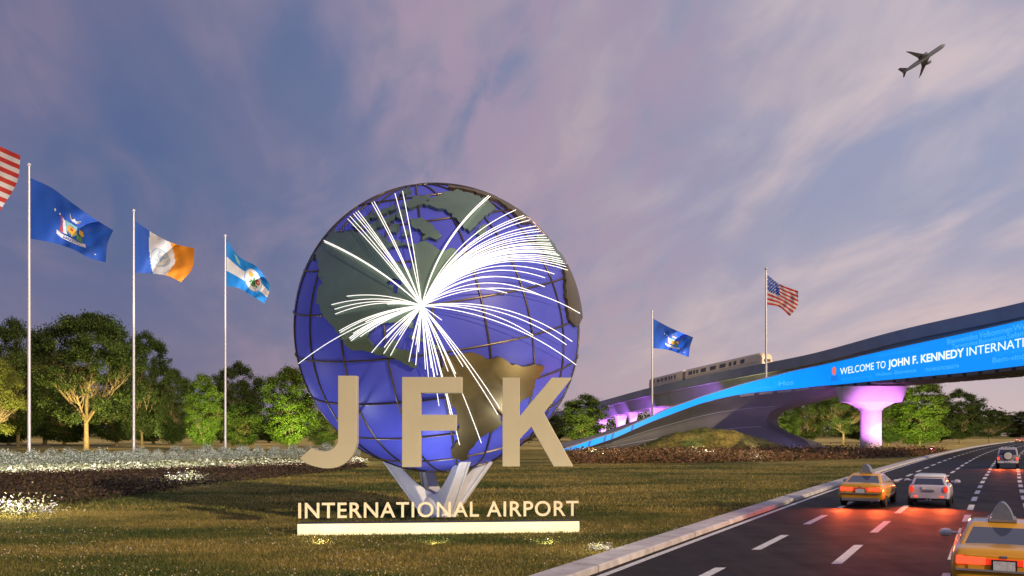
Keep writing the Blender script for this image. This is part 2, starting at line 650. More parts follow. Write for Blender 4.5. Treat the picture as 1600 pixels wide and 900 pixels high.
band = mth('MULTIPLY', smooth(az_, -0.30, -0.06), mth('SUBTRACT', 1.0, smooth(az_, 0.02, 0.30)))
base = mixc(mth('MULTIPLY', mth('MULTIPLY', band, smooth(fine, 0.25, 0.62)), 0.72), base, (0.430, 0.310, 0.410))
hz = mth('SUBTRACT', 1.0, smooth(sep.outputs['Z'], 0.0, 0.27))
base = mixc(mth('MULTIPLY', hz, 0.62), base, mixc(azf, (0.200, 0.150, 0.245), (0.740, 0.540, 0.490)))
skys = mixc(1.0, sky.outputs[0], (0.035, 0.035, 0.035), 'MULTIPLY')
fin = mixc(0.12, base, skys)
lk(nt, fin, bg.inputs[0])
bg.inputs[1].default_value = 1.1

sl = bpy.data.lights.new("sun", 'SUN')
sl.energy = 3.6
sl.color = (1.0, 0.74, 0.45)
sl.angle = R(0.6)
so = bpy.data.objects.new("sun", sl)
COL.objects.link(so)
sd = Vector((math.sin(R(SUN_AZ)) * math.cos(R(SUN_EL)), math.cos(R(SUN_AZ)) * math.cos(R(SUN_EL)), math.sin(R(SUN_EL))))
so.rotation_euler = (-sd).to_track_quat('-Z', 'Y').to_euler()

# ------------------------------------------------------------------ ground, road
mb = MB()
mb.add([(-2500, -300, 0), (2500, -300, 0), (2500, 4500, 0), (-2500, 4500, 0)], [(0, 1, 2, 3)])
tag(mb.build("ground", M['ground'], recenter=False), kind='structure')


def xe(d):                       # x of the solid edge line at depth d
    return -8.33 + 0.515 * d + 0.00028 * d * d


def nrm(d):                      # unit normal (towards the lawn) of the road edge
    s = 0.515 + 0.00056 * d
    l = math.hypot(1, s)
    return Vector((-1 / l, s / l, 0))


ds = [-20 + i * 4 for i in range(0, 140)]



def strip(o0, o1, z, dlist, name, m, kind='structure'):
    """sheet along the road, offsets in x from the edge line"""
    b = MB()
    for i in range(len(dlist) - 1):
        a, c = dlist[i], dlist[i + 1]
        b.add([(xe(a) + o0, a, z), (xe(a) + o1, a, z), (xe(c) + o1, c, z), (xe(c) + o0, c, z)], [(0, 1, 2, 3)])
    o = b.build(name, m, recenter=False)
    return tag(o, kind=kind)


strip(-0.62, 16.5, 0.004, ds, "road", M['asphalt'])
strip(-0.10, 0.10, 0.008, ds, "edge_line_marking", M['paint'])
# kerb: a real step
kb = MB()
rings = []
for d in ds:
    x = xe(d)
    n = nrm(d)
    b0 = Vector((x, d, 0)) + n * 0.26
    b1 = Vector((x, d, 0)) + n * 0.98
    up = Vector((0, 0, 1))
    rings.append([b0 - up * 0.1, b0 + up * 0.13, b0 + n * 0.04 + up * 0.16, b1 + up * 0.17, b1 - up * 0.1])
kb.loft(rings)
tag(kb.build("kerb", M['kerb'], smooth=False, recenter=False), kind='structure')

kj = MB()
for i in range(60):
    d = 10 + i * 3.4
    n = nrm(d); x = xe(d)
    tn = Vector((n.y, -n.x, 0)) * 0.012
    b0 = Vector((x, d, 0)) + n * 0.25; b1 = Vector((x, d, 0)) + n * 0.99
    kj.add([b0 - tn + Vector((0, 0, .005)), b0 + tn + Vector((0, 0, .005)), b0 + tn + Vector((0, 0, .165)), b1 + tn + Vector((0, 0, .176)), b1 - tn + Vector((0, 0, .176)), b0 - tn + Vector((0, 0, .165))], [(0, 1, 2, 5), (5, 2, 3, 4)])
tag(kj.build("kerb_joints", M['soffit'], recenter=False), kind='structure')
lm = MB()


def dash(off, d0, d1, wd=0.13):
    n = 3
    for i in range(n):
        a = d0 + (d1 - d0) * i / n
        c = d0 + (d1 - d0) * (i + 1) / n
        lm.add([(xe(a) + off(a) - wd, a, 0.008), (xe(a) + off(a) + wd, a, 0.008), (xe(c) + off(c) + wd, c, 0.008), (xe(c) + off(c) - wd, c, 0.008)], [(0, 1, 2, 3)])


offA = lambda d: 2.2 + 0.004 * min(d, 70)
offB = lambda d: 4.7 + 0.009 * min(d, 70)
offC = lambda d: 7.45 + 0.010 * min(d, 70)
offD = lambda d: 9.8 + 0.010 * min(d, 70)
for off, st, ln, per in ((offA, 17.6, 3.4, 6.6), (offB, 21.6, 3.6, 6.7), (offC, 17.6, 2.6, 4.7), (offD, 18.4, 2.6, 4.7)):
    d = st
    while d < 330:
        if d + ln > 4: dash(off, d, d + ln)
        d += per
tag(lm.build("lane_markings", M['paint'], recenter=False), kind='structure')

# ------------------------------------------------------------------ the globe
GC = Vector(((685 - CX) / F * 34.0, 34.0, H + (Y0 - 516) / F * 34.0))
GR = 5.35
CAMP = Vector((0, 0, H))


def on_globe(px, py, alt=0.0):
    """point where the view ray through a photo pixel meets the sphere GR+alt; limb points are pulled in"""
    r = GR + alt
    d = Vector(((px - CX) / F, 1.0, (Y0 - py) / F)).normalized()
    oc = CAMP - GC
    b = d.dot(oc)
    c = oc.dot(oc) - r * r
    disc = b * b - c
    if disc <= 0.0:
        p = CAMP + d * (-b)
        return GC + (p - GC).normalized() * r
    return CAMP + d * (-b - math.sqrt(disc))


globe = thing("globe_monument", "giant blue globe with bronze continents and glowing flight lines on splayed white legs", "globe sculpture", (GC.x, GC.y, 0))
sp = MB()
rings = []
for i in range(1, 48):
    th = PI * i / 48
    rings.append([GC + Vector((GR * math.sin(th) * math.cos(2 * PI * k / 96), GR * math.sin(th) * math.sin(2 * PI * k / 96), GR * math.cos(th))) for k in range(96)])
sp.loft(rings, cap=False)
nb = len(sp.v)
sp.v += [tuple(GC + Vector((0, 0, GR))), tuple(GC - Vector((0, 0, GR)))]
for k in range(96):
    sp.f.append((k, (k + 1) % 96, nb)); sp.mi.append(0)
    sp.f.append((46 * 96 + (k + 1) % 96, 46 * 96 + k, nb + 1)); sp.mi.append(0)
sp.build("ocean_sphere", M['ocean'], globe, smooth=True, sharp=None)

# bar grid
vdir = (CAMP - GC).normalized()
ru = Vector((0, 0, 1)).cross(vdir).normalized()      # to the right in the picture
ru = -ru if ru.x < 0 else ru
vu = vdir.cross(ru)
vu = -vu if vu.z < 0 else vu
pole = (ru * -0.148 + vu * 0.98 + vdir * 0.125).normalized()
e1 = (vdir - pole * vdir.dot(pole)).normalized()
e2 = pole.cross(e1)
e2 = -e2 if e2.dot(ru) < 0 else e2


def sph(lat, lon, r):
    return GC + (pole * math.sin(lat) + (e1 * math.cos(lon) + e2 * math.sin(lon)) * math.cos(lat)) * r


gm = MB()
for i in range(20):
    lo = R(18 * i - 1)
    gm.tube([sph(R(-88 + 176 * k / 60), lo, GR + 0.02) for k in range(61)], 0.036, 6)
gm.build("meridian_bar", M['bar'], globe, smooth=True, sharp=60)
gm = MB()
for i in range(-5, 6):
    la = R(16.6 * i - 0.5)
    pts = [sph(la, 2 * PI * k / 96, GR + 0.02) for k in range(97)]
    gm.tube(pts, 0.036, 6)
gm.build("parallel_bar", M['bar'], globe, smooth=True, sharp=60)


def jag(poly, amp=1.6, step=5.0, seed=1):
    amp *= 1.5
    step *= .8
    rnd = random.Random(seed)
    out_ = []
    n = len(poly)
    for i in range(n):
        a, b = poly[i], poly[(i + 1) % n]
        L = math.hypot(b[0] - a[0], b[1] - a[1])
        k = max(1, int(L / step))
        for j in range(k):
            t = j / k
            x, y = a[0] + (b[0] - a[0]) * t, a[1] + (b[1] - a[1]) * t
            if j: x, y = x + rnd.uniform(-amp, amp), y + rnd.uniform(-amp, amp)
            out_.append((x, y))
    return out_


def inside(px, py, poly):
    c = False
    n = len(poly)
    j = n - 1
    for i in range(n):
        xi, yi = poly[i]
        xj, yj = poly[j]
        if (yi > py) != (yj > py) and px < (xj - xi) * (py - yi) / (yj - yi) + xi: c = not c
        j = i
    return c


def plate(name, outline, holes=(), amp=1.6, seed=1, m=None):
    # the outline is pulled just inside the visible disc, then laid onto the sphere as a raised plate
    def clampd(p):
        dx, dy = p[0] - 685, p[1] - 516
        l = math.hypot(dx, dy)
        return (685 + dx / l * 221.5, 516 + dy / l * 221.5) if l > 221.5 else p
    polys = [[clampd(p) for p in jag(outline, amp, 5, seed)]] + [jag(h, 1.2, 5, seed + 3) for h in holes]
    pts, edges = [], []
    for pl in polys:
        s = len(pts)
        pts += [Vector(p) for p in pl]
        edges += [(s + i, s + (i + 1) % len(pl)) for i in range(len(pl))]
    xs = [p[0] for p in polys[0]]; ys = [p[1] for p in polys[0]]
    gx = min(xs)
    while gx < max(xs):
        gy = min(ys)
        while gy < max(ys):
            if inside(gx, gy, polys[0]) and not any(inside(gx, gy, h) for h in polys[1:]):
                pts.append(Vector((gx, gy)))
            gy += 7
        gx += 7
    v2, _, f2, *_ = delaunay_2d_cdt(pts, edges, [], 0, 1e-3)
    faces = []
    for f in f2:
        cx = sum(v2[i][0] for i in f) / len(f)
        cy = sum(v2[i][1] for i in f) / len(f)
        if inside(cx, cy, polys[0]) and not any(inside(cx, cy, h) for h in polys[1:]): faces.append(tuple(f))
    base = [on_globe(v[0], v[1], 0.0) for v in v2]
    n = len(base)
    topv = [GC + (p - GC) * ((GR + 0.13) / GR) for p in base]
    botv = [GC + (p - GC) * ((GR - 0.03) / GR) for p in base]
    b = MB()
    cnt = {}
    for f in faces:
        for i in range(len(f)):
            e = (f[i], f[(i + 1) % len(f)])
            k = tuple(sorted(e))
            cnt.setdefault(k, []).append(e)
    fs = [f for f in faces] + [tuple(i + n for i in reversed(f)) for f in faces]
    for k, es in cnt.items():
        if len(es) == 1:
            a, c = es[0]
            fs.append((a, a + n, c + n, c))
    b.add(topv + botv, fs)
    return b.build(name, m or M['land'], globe, smooth=True, sharp=40)


NA = [(525, 360), (528, 367), (543, 365), (554, 363), (570, 372), (578, 362), (590, 365), (598, 372), (609, 382), (622, 378), (634, 383), (648, 384), (660, 381), (676, 384), (684, 393), (694, 396), (706, 391), (714, 400), (716, 412), (704, 428), (692, 440), (690, 452), (674, 462), (663, 476), (655, 490), (645, 501), (649, 513), (641, 513), (632, 504), (608, 504), (591, 507), (580, 519), (577, 528), (587, 541), (606, 541), (615, 530), (624, 532), (618, 543), (640, 547), (641, 562), (653, 571), (650, 574), (631, 566), (615, 558), (598, 554), (549, 544), (538, 530), (531, 519), (519, 505), (511, 496), (506, 488), (499, 471), (501, 454), (508, 445), (502, 434), (502, 420), (499, 400), (488, 407), (496, 393), (506, 375), (515, 366)]
HB = [(614, 388), (597, 396), (602, 408), (611, 411), (625, 414), (637, 421), (643, 424), (648, 413), (652, 406), (648, 396), (646, 388), (630, 387)]
GL = [(602, 445), (614, 438), (622, 438), (630, 446), (624, 448), (622, 460), (617, 460), (618, 448)]
plate("continent", NA, (HB, GL), 1.3, 5)
SA = [(691, 553), (697, 551), (710, 555), (723, 551), (737, 550), (746, 553), (757, 559), (780, 557), (786, 560), (790, 563), (797, 569), (812, 571), (827, 569), (846, 570), (844, 579), (835, 590), (832, 604), (828, 616), (812, 624), (795, 634), (780, 644), (782, 660), (764, 672), (752, 678), (742, 688), (738, 694), (730, 702), (732, 712), (720, 716), (708, 710), (704, 700), (716, 682), (712, 676), (716, 660), (712, 638), (698, 622), (688, 602), (684, 592), (692, 572)]
plate("continent", SA, (), 1.4, 9, M['bronze'])
AF = [(879, 430), (880, 453), (883, 487), (886, 500), (897, 511), (906, 497), (907, 470), (902, 440), (895, 420), (888, 412), (878, 420)]
plate("continent", AF, (), 0.8, 11, M['bronze'])
EU = [(834, 370), (850, 372), (862, 384), (872, 398), (882, 404), (879, 416), (872, 414), (862, 415), (850, 400), (838, 386)]
plate("continent", EU, (), 1.2, 12)
AS = [(700, 297), (740, 304), (775, 317), (800, 335), (815, 352), (826, 352), (807, 325), (775, 305), (740, 294.5), (700, 294)]
plate("continent", AS, (), 0.8, 13, M['bronze'])
GRN = [(662, 321), (680, 312), (698, 305), (717, 302), (740, 310), (759, 316), (772, 331), (749, 350), (733, 366), (724, 361), (714, 347), (698, 334), (682, 330)]
plate("continent", GRN, (), 1.8, 14)
plate("island", [(742, 367), (748, 358), (757, 354), (759, 362), (749, 372)], (), 1.0, 15)
plate("island", [(640, 345), (650, 347), (660, 344), (676, 355), (680, 363), (690, 371), (682, 378), (672, 374), (660, 379), (666, 370), (655, 361), (645, 358)], (), 1.8, 16)
plate("island", [(628, 322), (640, 318), (650, 311), (660, 312), (672, 309), (668, 318), (655, 325), (640, 330), (630, 328)], (), 1.6, 17)
for k, (x, y, a, b) in enumerate([(560, 354, 9, 5), (574, 346, 8, 5), (588, 340, 9, 6), (602, 334, 8, 5), (598, 352, 12, 7), (618, 360, 10, 7), (585, 358, 9, 5), (614, 345, 9, 5), (614, 330, 8, 4), (628, 340, 7, 8), (636, 368, 7, 5), (634, 304, 10, 4)]):
    rr = random.Random(50 + k)
    plate("island", [(x + a * math.cos(t) * rr.uniform(.6, 1.2), y + b * math.sin(t) * rr.uniform(.6, 1.2) - 0.25 * a * math.cos(t)) for t in [2 * PI * q / 9 for q in range(9)]], (), 1.2, 70 + k)
plate("island", [(640, 524), (655, 526), (668, 533), (664, 536), (650, 530), (641, 528)], (), 0.6, 90)
plate("island", [(674, 538), (690, 541), (688, 546), (676, 544)], (), 0.6, 91)

NY = (659, 478)
# flight lines: end pixel, sideways bow as a share of the length
LINES = [(543.5, 342, .03), (547, 338, .035), (552.5, 334, .04), (556, 331.5, .04), (559.5, 329.5, .035), (581, 316.6, .03), (584.5, 315, .035),
         (617, 302, .02), (629, 298.7, .02), (506, 375.5, .09), (507, 378, .085),
         (763.5, 305.4, -.17), (766, 306.7, -.17), (806, 327.7, -.20), (818.6, 336.5, -.22), (822, 339, -.22), (827.5, 343.7, -.23), (837, 353, -.25),
         (842, 358, -.26), (844.4, 361.4, -.26), (850.6, 366.8, -.27), (854, 371, -.28), (858, 375, -.28), (860, 380, -.285), (862, 383, -.29), (864, 387, -.29), (866, 390, -.295), (868, 394, -.30), (871, 397, -.30),
         (874, 399, -.30), (876, 404, -.305), (879, 408, -.31), (882, 412, -.31), (884, 416.5, -.315), (887, 422, -.32), (866, 428, -.32), (851.5, 434, -.31),
         (836, 444, -.30), (851, 448, -.30), (844, 461, -.29), (792, 458, -.24), (906, 489.5, -.27),
         (894, 533.5, -.20), (885, 538.6, -.19), (833, 524, -.17), (900, 570, -.15), (690, 500, -.02),
         (542, 462.7, .13), (518, 476, .14), (523, 483, .14), (524, 490.5, .15), (605, 475, .06),
         (466.7, 568, .12), (531.5, 519.7, .12), (530, 517, .12), (571, 502.7, .09), (545.7, 528, .11), (548.5, 532.6, .11), (552, 520.7, .1), (547, 530, .1), (562.7, 526, .09), (575, 518, .08), (604, 518, .05),
         (580.6, 551, .07), (604, 528, .05), (600.5, 542.8, .05), (599.5, 552.4, .05), (610, 555.6, .04), (624, 523.5, .03),
         (639, 565, .02), (649.6, 570, .01), (654, 550, .0), (649.6, 538.6, .0), (644, 530, .0), (664.7, 577, .0), (669.4, 588.7, .0), (678, 588.7, -.01), (683.6, 586, -.01), (686, 567, -.01),
         (674, 575, -.01), (691, 588, -.015), (718, 695, -.02), (704, 648, -.02), (752, 692, -.035), (778, 648, -.04), (781, 638, -.045), (686, 634, -.01), (694, 562, -.015), (723.4, 572.6, -.025), (733, 576, -.03), (700, 580, -.02), (712, 584, -.02)]
for (ex, ey, bow) in LINES:
    dx, dy = ex - NY[0], ey - NY[1]
    L = math.hypot(dx, dy)
    # control point: to the upper side of the chord
    nx, ny = -dy / L, dx / L
    if ny > 0 or (abs(ny) < 0.05): nx, ny = (-nx, -ny) if ny > 0 else (nx, ny)
    k = abs(bow) * L
    cx, cy = (NY[0] + ex) / 2 + nx * k, (NY[1] + ey) / 2 + ny * k
    pts = []
    for i in range(17):
        t = i / 16
        x = (1 - t)**2 * NY[0] + 2 * t * (1 - t) * cx + t * t * ex
        y = (1 - t)**2 * NY[1] + 2 * t * (1 - t) * cy + t * t * ey
        pts.append(on_globe(x, y, 0.16 + 0.22 * math.sin(PI * t)**0.8))
    b = MB()
    b.tube(pts, 0.0125, 5)
    b.build("light_line", M['flight'], globe, smooth=True, sharp=80)

# support legs
def arm(az, r_top, wtan):
    ca, sa = math.cos(az), math.sin(az)
    rad = Vector((ca, sa, 0))
    tan = Vector((-sa, ca, 0))
    c0 = Vector((GC.x, GC.y, 0))
    rings = []
    for i in range(13):
        t = i / 12
        # outer edge straight, inner edge swept
        ro, zo = 0.55 + (r_top + 0.12 - 0.55) * t, -0.05 + (2.10 + 0.05) * t
        ri, zi = max(0.0, 0.05 + (r_top - 0.45 - 0.05) * t**1.0), 0.85 + 1.12 * t**1.6
        o = c0 + rad * ro + Vector((0, 0, zo))
        n = c0 + rad * ri + Vector((0, 0, zi))
        hw = wtan * (1.0 - 0.25 * t)
        rings.append([o - tan * hw, o + tan * hw, n + tan * hw, n - tan * hw])
    b = MB()
    b.loft(rings)
    # raised flanges along both edges of the outer face
    for s in (-1, 1):
        fr = []
        for i in range(13):
            t = i / 12
            ro, zo = 0.55 + (r_top + 0.12 - 0.55) * t, -0.05 + 2.15 * t
            hw = wtan * (1.0 - 0.25 * t)
            o = c0 + rad * (ro + 0.05) + Vector((0, 0, zo)) + tan * s * hw
            fr.append([o - tan * 0.05 - rad * 0.12, o + tan * 0.05 - rad * 0.12, o + tan * 0.05, o - tan * 0.05])
        b.loft(fr)
    b.build("leg", M['support'], globe, bevel=0.02)


for az, rt in ((R(188), 1.95), (R(352), 1.95), (R(-58), 1.95), (R(112), 1.9)):
    arm(az, rt, 0.24)
hb = MB()
hb.lathe([(0.02, 0.9), (0.45, 0.85), (0.62, 0.55), (0.68, 0.1), (0.8, 0.0), (0.8, -0.1)], 24, (GC.x, GC.y, 0))
hb.build("hub", M['support'], globe, smooth=True)

# ------------------------------------------------------------------ letters J F K
JD = 28.1
JL = [(528, 587), (557, 587), (557, 692), (554, 704), (550, 712), (544, 720), (536, 726), (526, 730.5), (516, 732), (506, 732), (496, 730), (486, 727.5), (478, 724), (468, 716), (486, 700), (492, 703), (500, 705), (507, 705.5), (514, 704), (520, 701), (524, 697), (527, 692), (528, 686)]
FL = [(628, 589), (722, 589), (722, 614), (657, 614), (657, 648), (713, 648), (713, 673), (657, 673), (657, 730), (628, 730)]
KL = [(785, 590), (812, 590), (812, 650), (862, 590), (894, 590), (850, 645), (896, 729), (865, 729), (830, 667), (812, 686), (812, 729), (785, 729)]
for nm, outl, rods, lab in (("J", JL, [(534, 615), (534, 650)], "giant beige letter J before the globe's edge, hooked stroke low"),
                            ("F", FL, [(642, 620), (642, 690)], "giant beige letter F before the middle of the globe"),
                            ("K", KL, [(795, 610), (795, 660)], "giant beige letter K with splayed strokes before the globe")):
    c = [P(x, y, JD) for x, y in outl]
    mnx = min(p.x for p in c); mxx = max(p.x for p in c); mnz = min(p.z for p in c)
    t = thing("giant_letter", lab, "letter", ((mnx + mxx) / 2, JD, mnz), 0, "giant letters fixed to the globe")
    b = MB()
    b.prism(c, (0, 0.42, 0))
    b.build("letter_body", M['letter'], t, bevel=0.012)
    for rx, ry in rods:
        p = P(rx, ry, JD)
        dx, dz = p.x - GC.x, p.z - GC.z
        yy = GC.y - math.sqrt(max(GR * GR - dx * dx - dz * dz, 0.1))
        b = MB()
        b.tube([(p.x, JD + 0.38, p.z), (p.x, yy + 0.15, p.z)], 0.05, 8)
        b.build("standoff_rod", M['dark_metal'], t, smooth=True)

# ------------------------------------------------------------------ lower sign: words over a lit bar
sl0, sr0 = P(466, 700, 27.5), P(904, 700, 28.35)
sdir = Vector((sr0.x - sl0.x, sr0.y - sl0.y, 0))
slen = sdir.length
sdir.normalize()
sback = Vector((-sdir.y, sdir.x, 0))
sign = thing("airport_sign", "low sign reading INTERNATIONAL AIRPORT over a glowing cream bar in the lawn", "sign", ((sl0.x + sr0.x) / 2, (sl0.y + sr0.y) / 2, 0))
vs, fs = text_geo("INTERNATIONAL AIRPORT", 0.010, 1.10)
x0, x1 = vs[:, 0].min(), vs[:, 0].max()
caph = text_geo("I", 0.010)[0]
cap0, cap1 = caph[:, 1].min(), caph[:, 1].max()
LZ0, LZ1 = 0.53, 1.0
b = MB()
front, back = [], []
for v in vs:
    s = (v[0] - x0) / (x1 - x0) * slen
    z = LZ0 + (v[1] - cap0) / (cap1 - cap0) * (LZ1 - LZ0)
    p = Vector((sl0.x, sl0.y, 0)) + sdir * s + Vector((0, 0, z))
    front.append(p); back.append(p + sback * 0.09)
cnt = {}
for f in fs:
    for i in range(len(f)):
        e = (f[i], f[(i + 1) % len(f)])
        cnt.setdefault(tuple(sorted(e)), []).append(e)
n = len(front)
ff = list(fs) + [tuple(i + n for i in reversed(f)) for f in fs] + [(e[0][0], e[0][1], e[0][1] + n, e[0][0] + n) for e in cnt.values() if len(e) == 1]
b.add(front + back, ff)
b.build("lettering", M['sign_letter'], sign)
b = MB()
mid_ = Vector(((sl0.x + sr0.x) / 2, (sl0.y + sr0.y) / 2, 0))
rotz = Matrix.Rotation(math.atan2(sdir.y, sdir.x), 3, 'Z')
b.box(mid_ + Vector((0, 0, 0.165)) + sback * 0.2, (slen + 0.06, 0.36, 0.37), 0, rotz)
b.build("light_bar", M['sign_bar'], sign, bevel=0.012)
b = MB()
b.box(mid_ + Vector((0, 0, 0.365)) + sback * 0.2, (slen + 0.02, 0.30, 0.024), 0, rotz)
b.build("bar_cap", M['dark_metal'], sign)
b = MB()
for k in range(42):
    s = slen * (k + 0.5) / 42
    p = Vector((sl0.x, sl0.y, 0)) + sdir * s + sback * 0.07
    b.tube([p + Vector((0, 0, 0.36)), p + Vector((0, 0, 0.60))], 0.008, 5)
b.build("mounting_pins", M['dark_metal'], sign)

# ------------------------------------------------------------------ bridge with the LED ribbon
K = 3.2 / 3.0
f_d = hermite([880, 950, 1019, 1100, 1197, 1300, 1360, 1450, 1530, 1600, 1700, 1800], [143 * K, 147 * K, 149 * K, 149 * K, 147 * K, 139 * K, 131 * K, 118 * K, 108 * K, 100 * K, 88 * K, 78 * K])
f_top = hermite([882, 903, 932, 961, 990, 1019, 1040, 1069, 1100, 1137, 1162, 1199, 1235, 1270, 1313, 1373, 1418, 1497, 1600, 1700, 1800], [702, 695, 685, 676, 663.5, 650.5, 640.5, 630, 619, 607.5, 600, 590.5, 581, 573.5, 564, 550, 540, 523, 500, 476, 448])
f_bot = hermite([882, 903, 932, 961, 990, 1019, 1048, 1069, 1100, 1136, 1180, 1213, 1247, 1280, 1313, 1347, 1397, 1455, 1497, 1559, 1600, 1700, 1800], [709, 703.5, 694, 684, 671, 658.5, 647.5, 639.5, 629, 620, 613, 610, 606.7, 603, 600.5, 597, 592.5, 587, 583, 576, 571, 557, 540])
pxs = list(np.linspace(882, 1790, 140))
path = [P(x, 674, f_d(x)) for x in pxs]
ztop = [P(x, f_top(x), f_d(x)).z for x in pxs]
zbot = [P(x, f_bot(x), f_d(x)).z for x in pxs]
ztop[0] = max(ztop[0], 0.25)
plan = [Vector((p.x, p.y, 0)) for p in path]
tang = []
for i in range(len(plan)):
    t = plan[min(i + 1, len(plan) - 1)] - plan[max(i - 1, 0)]
    tang.append(t.normalized())
inward = [Vector((-t.y, t.x, 0)) for t in tang]        # away from the viewer side
arc = [0.0]
for i in range(1, len(plan)): arc.append(arc[-1] + (plan[i] - plan[i - 1]).length)


def rib(s, fr, out_=0.0):
    s = min(max(s, 0), arc[-1] - 1e-6)
    i = int(np.searchsorted(arc, s, side='right') - 1)
    i = min(max(i, 0), len(arc) - 2)
    t = (s - arc[i]) / (arc[i + 1] - arc[i])
    p = plan[i].lerp(plan[i + 1], t)
    z0 = zbot[i] + (zbot[i + 1] - zbot[i]) * t
    z1 = ztop[i] + (ztop[i + 1] - ztop[i]) * t
    n_ = inward[i].lerp(inward[i + 1], t)
    p = p - n_ * out_
    return Vector((p.x, p.y, z0 + (z1 - z0) * fr))


def s_at(px):
    return float(np.interp(px, pxs, arc))


bridge = thing("highway_bridge", "curving overpass with a bright blue screen along its side above the roadway", "bridge", (plan[70].x, plan[70].y, 0))
DW = 9.0
b = MB()
rings = []
for i in range(len(plan)):
    z0, z1 = zbot[i], ztop[i]
    p, n_ = plan[i], inward[i]
    rings.append([p + Vector((0, 0, z0)), p + Vector((0, 0, z1)), p + n_ * 0.5 + Vector((0, 0, z1)), p + n_ * 0.5 + Vector((0, 0, z0))])
b.loft(rings)
b.build("led_screen", M['led'], bridge)
# coping strip along the top edge
b = MB()
rings = []
for i in range(len(plan)):
    p, n_, z1 = plan[i], inward[i], ztop[i]
    a0, a1 = p - n_ * 0.12, p + n_ * 0.62
    rings.append([a0 + Vector((0, 0, z1 + 0.003)), a0 + Vector((0, 0, z1 + 0.13)), a1 + Vector((0, 0, z1 + 0.13)), a1 + Vector((0, 0, z1 + 0.003))])
b.loft(rings)
b.build("coping", M['viaduct'], bridge)
# deck slab
b = MB()
rings = []
for i in range(len(plan)):
    p, n_ = plan[i], inward[i]
    z0 = zbot[i] - 0.05
    th = min(1.2, max(0.25, 0.5 * (ztop[i] - zbot[i])))
    rings.append([p + n_ * 0.05 + Vector((0, 0, z0 - 0.02)), p + n_ * 0.05 + Vector((0, 0, z0 + 0.04)), p + n_ * 0.55 + Vector((0, 0, z0 + th)), p + n_ * DW + Vector((0, 0, z0 + th)), p + n_ * DW + Vector((0, 0, z0 - 0.02))])
b.loft(rings)
b.build("deck", M['soffit'], bridge)
b = MB()
i0 = int(np.searchsorted(pxs, 1150))
for s in np.arange(arc[i0], arc[-1] - 3, 3.2):
    p0, p1 = rib(s, 0), rib(s + 2.4, 0)
    i = min(int(np.searchsorted(arc, s)), len(arc) - 1)
    n_ = inward[i]
    pts = [p0 + n_ * 0.02 - Vector((0, 0, 0.08)), p1 + n_ * 0.02 - Vector((0, 0, 0.08)), p1 + n_ * (DW - .1) - Vector((0, 0, 0.08)), p0 + n_ * (DW - .1) - Vector((0, 0, 0.08))]
    b.prism(pts, (0, 0, -0.38))
b.build("soffit_ribs", M['soffit'], bridge)

# lettering on the screen
def ribbon_text(body, s0, s1, f0, capm, m, name, bold=0.0, out_=0.03, zoff=None):
    vs_, fs_ = text_geo(body, bold)
    if len(vs_) == 0: return
    a0, a1 = vs_[:, 0].min(), vs_[:, 0].max()
    pv = []
    for v in vs_:
        s = s0 + (v[0] - a0) / (a1 - a0) * (s1 - s0)
        p = rib(s, f0, out_)
        pv.append(p + Vector((0, 0, v[1] / 0.73 * capm)))
    bb = MB()
    bb.add(pv, fs_)
    return bb.build(name, m, bridge)


segs = [("WELCOME TO", 1313, 1384, -0.004), ("JOHN F. KENNEDY", 1388, 1506.5, 0.02), ("INTERNATIONAL", 1511, 1649, -0.004), ("AIRPORT", 1660, 1738, -0.004)]
for body, a, c, bo in segs:
    ribbon_text(body, s_at(a), s_at(c), 0.41, 1.16, M['led_white'], "lettering", bo, 0.05)
for body, a, c, fr, cp, mm in (("Bienvenidos", 1480, 1528, 0.80, 0.75, 'led_pale'), ("Velkommen", 1530, 1582, 0.80, 0.80, 'led_pale'), ("Welkom", 1583, 1630, 0.80, 0.8, 'led_pale'),
                               ("Tervetuloa", 1487, 1528, 0.66, 0.62, 'led_pale'), ("Benvenuto", 1530, 1572, 0.655, 0.66, 'led_pale'), ("Selamat", 1574, 1612, 0.66, 0.68, 'led_pale'),
                               ("Bem-vinda", 1551, 1608, 0.15, 0.72, 'led_pale'), ("\u043f\u0440\u043e\u0441\u0438\u043c\u043e", 1556, 1600, 0.31, 0.5, 'led_dim'),
                               ("\u043f\u043e\u0436\u0430\u043b\u043e\u0432\u0430\u0442\u044c", 1446, 1500, 0.14, 0.6, 'led_pale'), ("Bienvenue", 1398, 1432, 0.16, 0.55, 'led_pale'), ("Welkom", 1368, 1394, 0.16, 0.5, 'led_pale'),
                               ("Velkommen", 1372, 1402, 0.82, 0.45, 'led_dim'), ("Benvenuto", 1404, 1440, 0.80, 0.5, 'led_dim'), ("Bienvenidos", 1316, 1362, 0.14, 0.5, 'led_dim'), ("Hos", 1217, 1240, 0.25, 0.9, 'led_pale'), ("Selamat", 1180, 1206, 0.2, 0.7, 'led_dim')):
    ribbon_text(body, s_at(a), s_at(c), fr, cp, M[mm], "greeting", 0.01, 0.03)
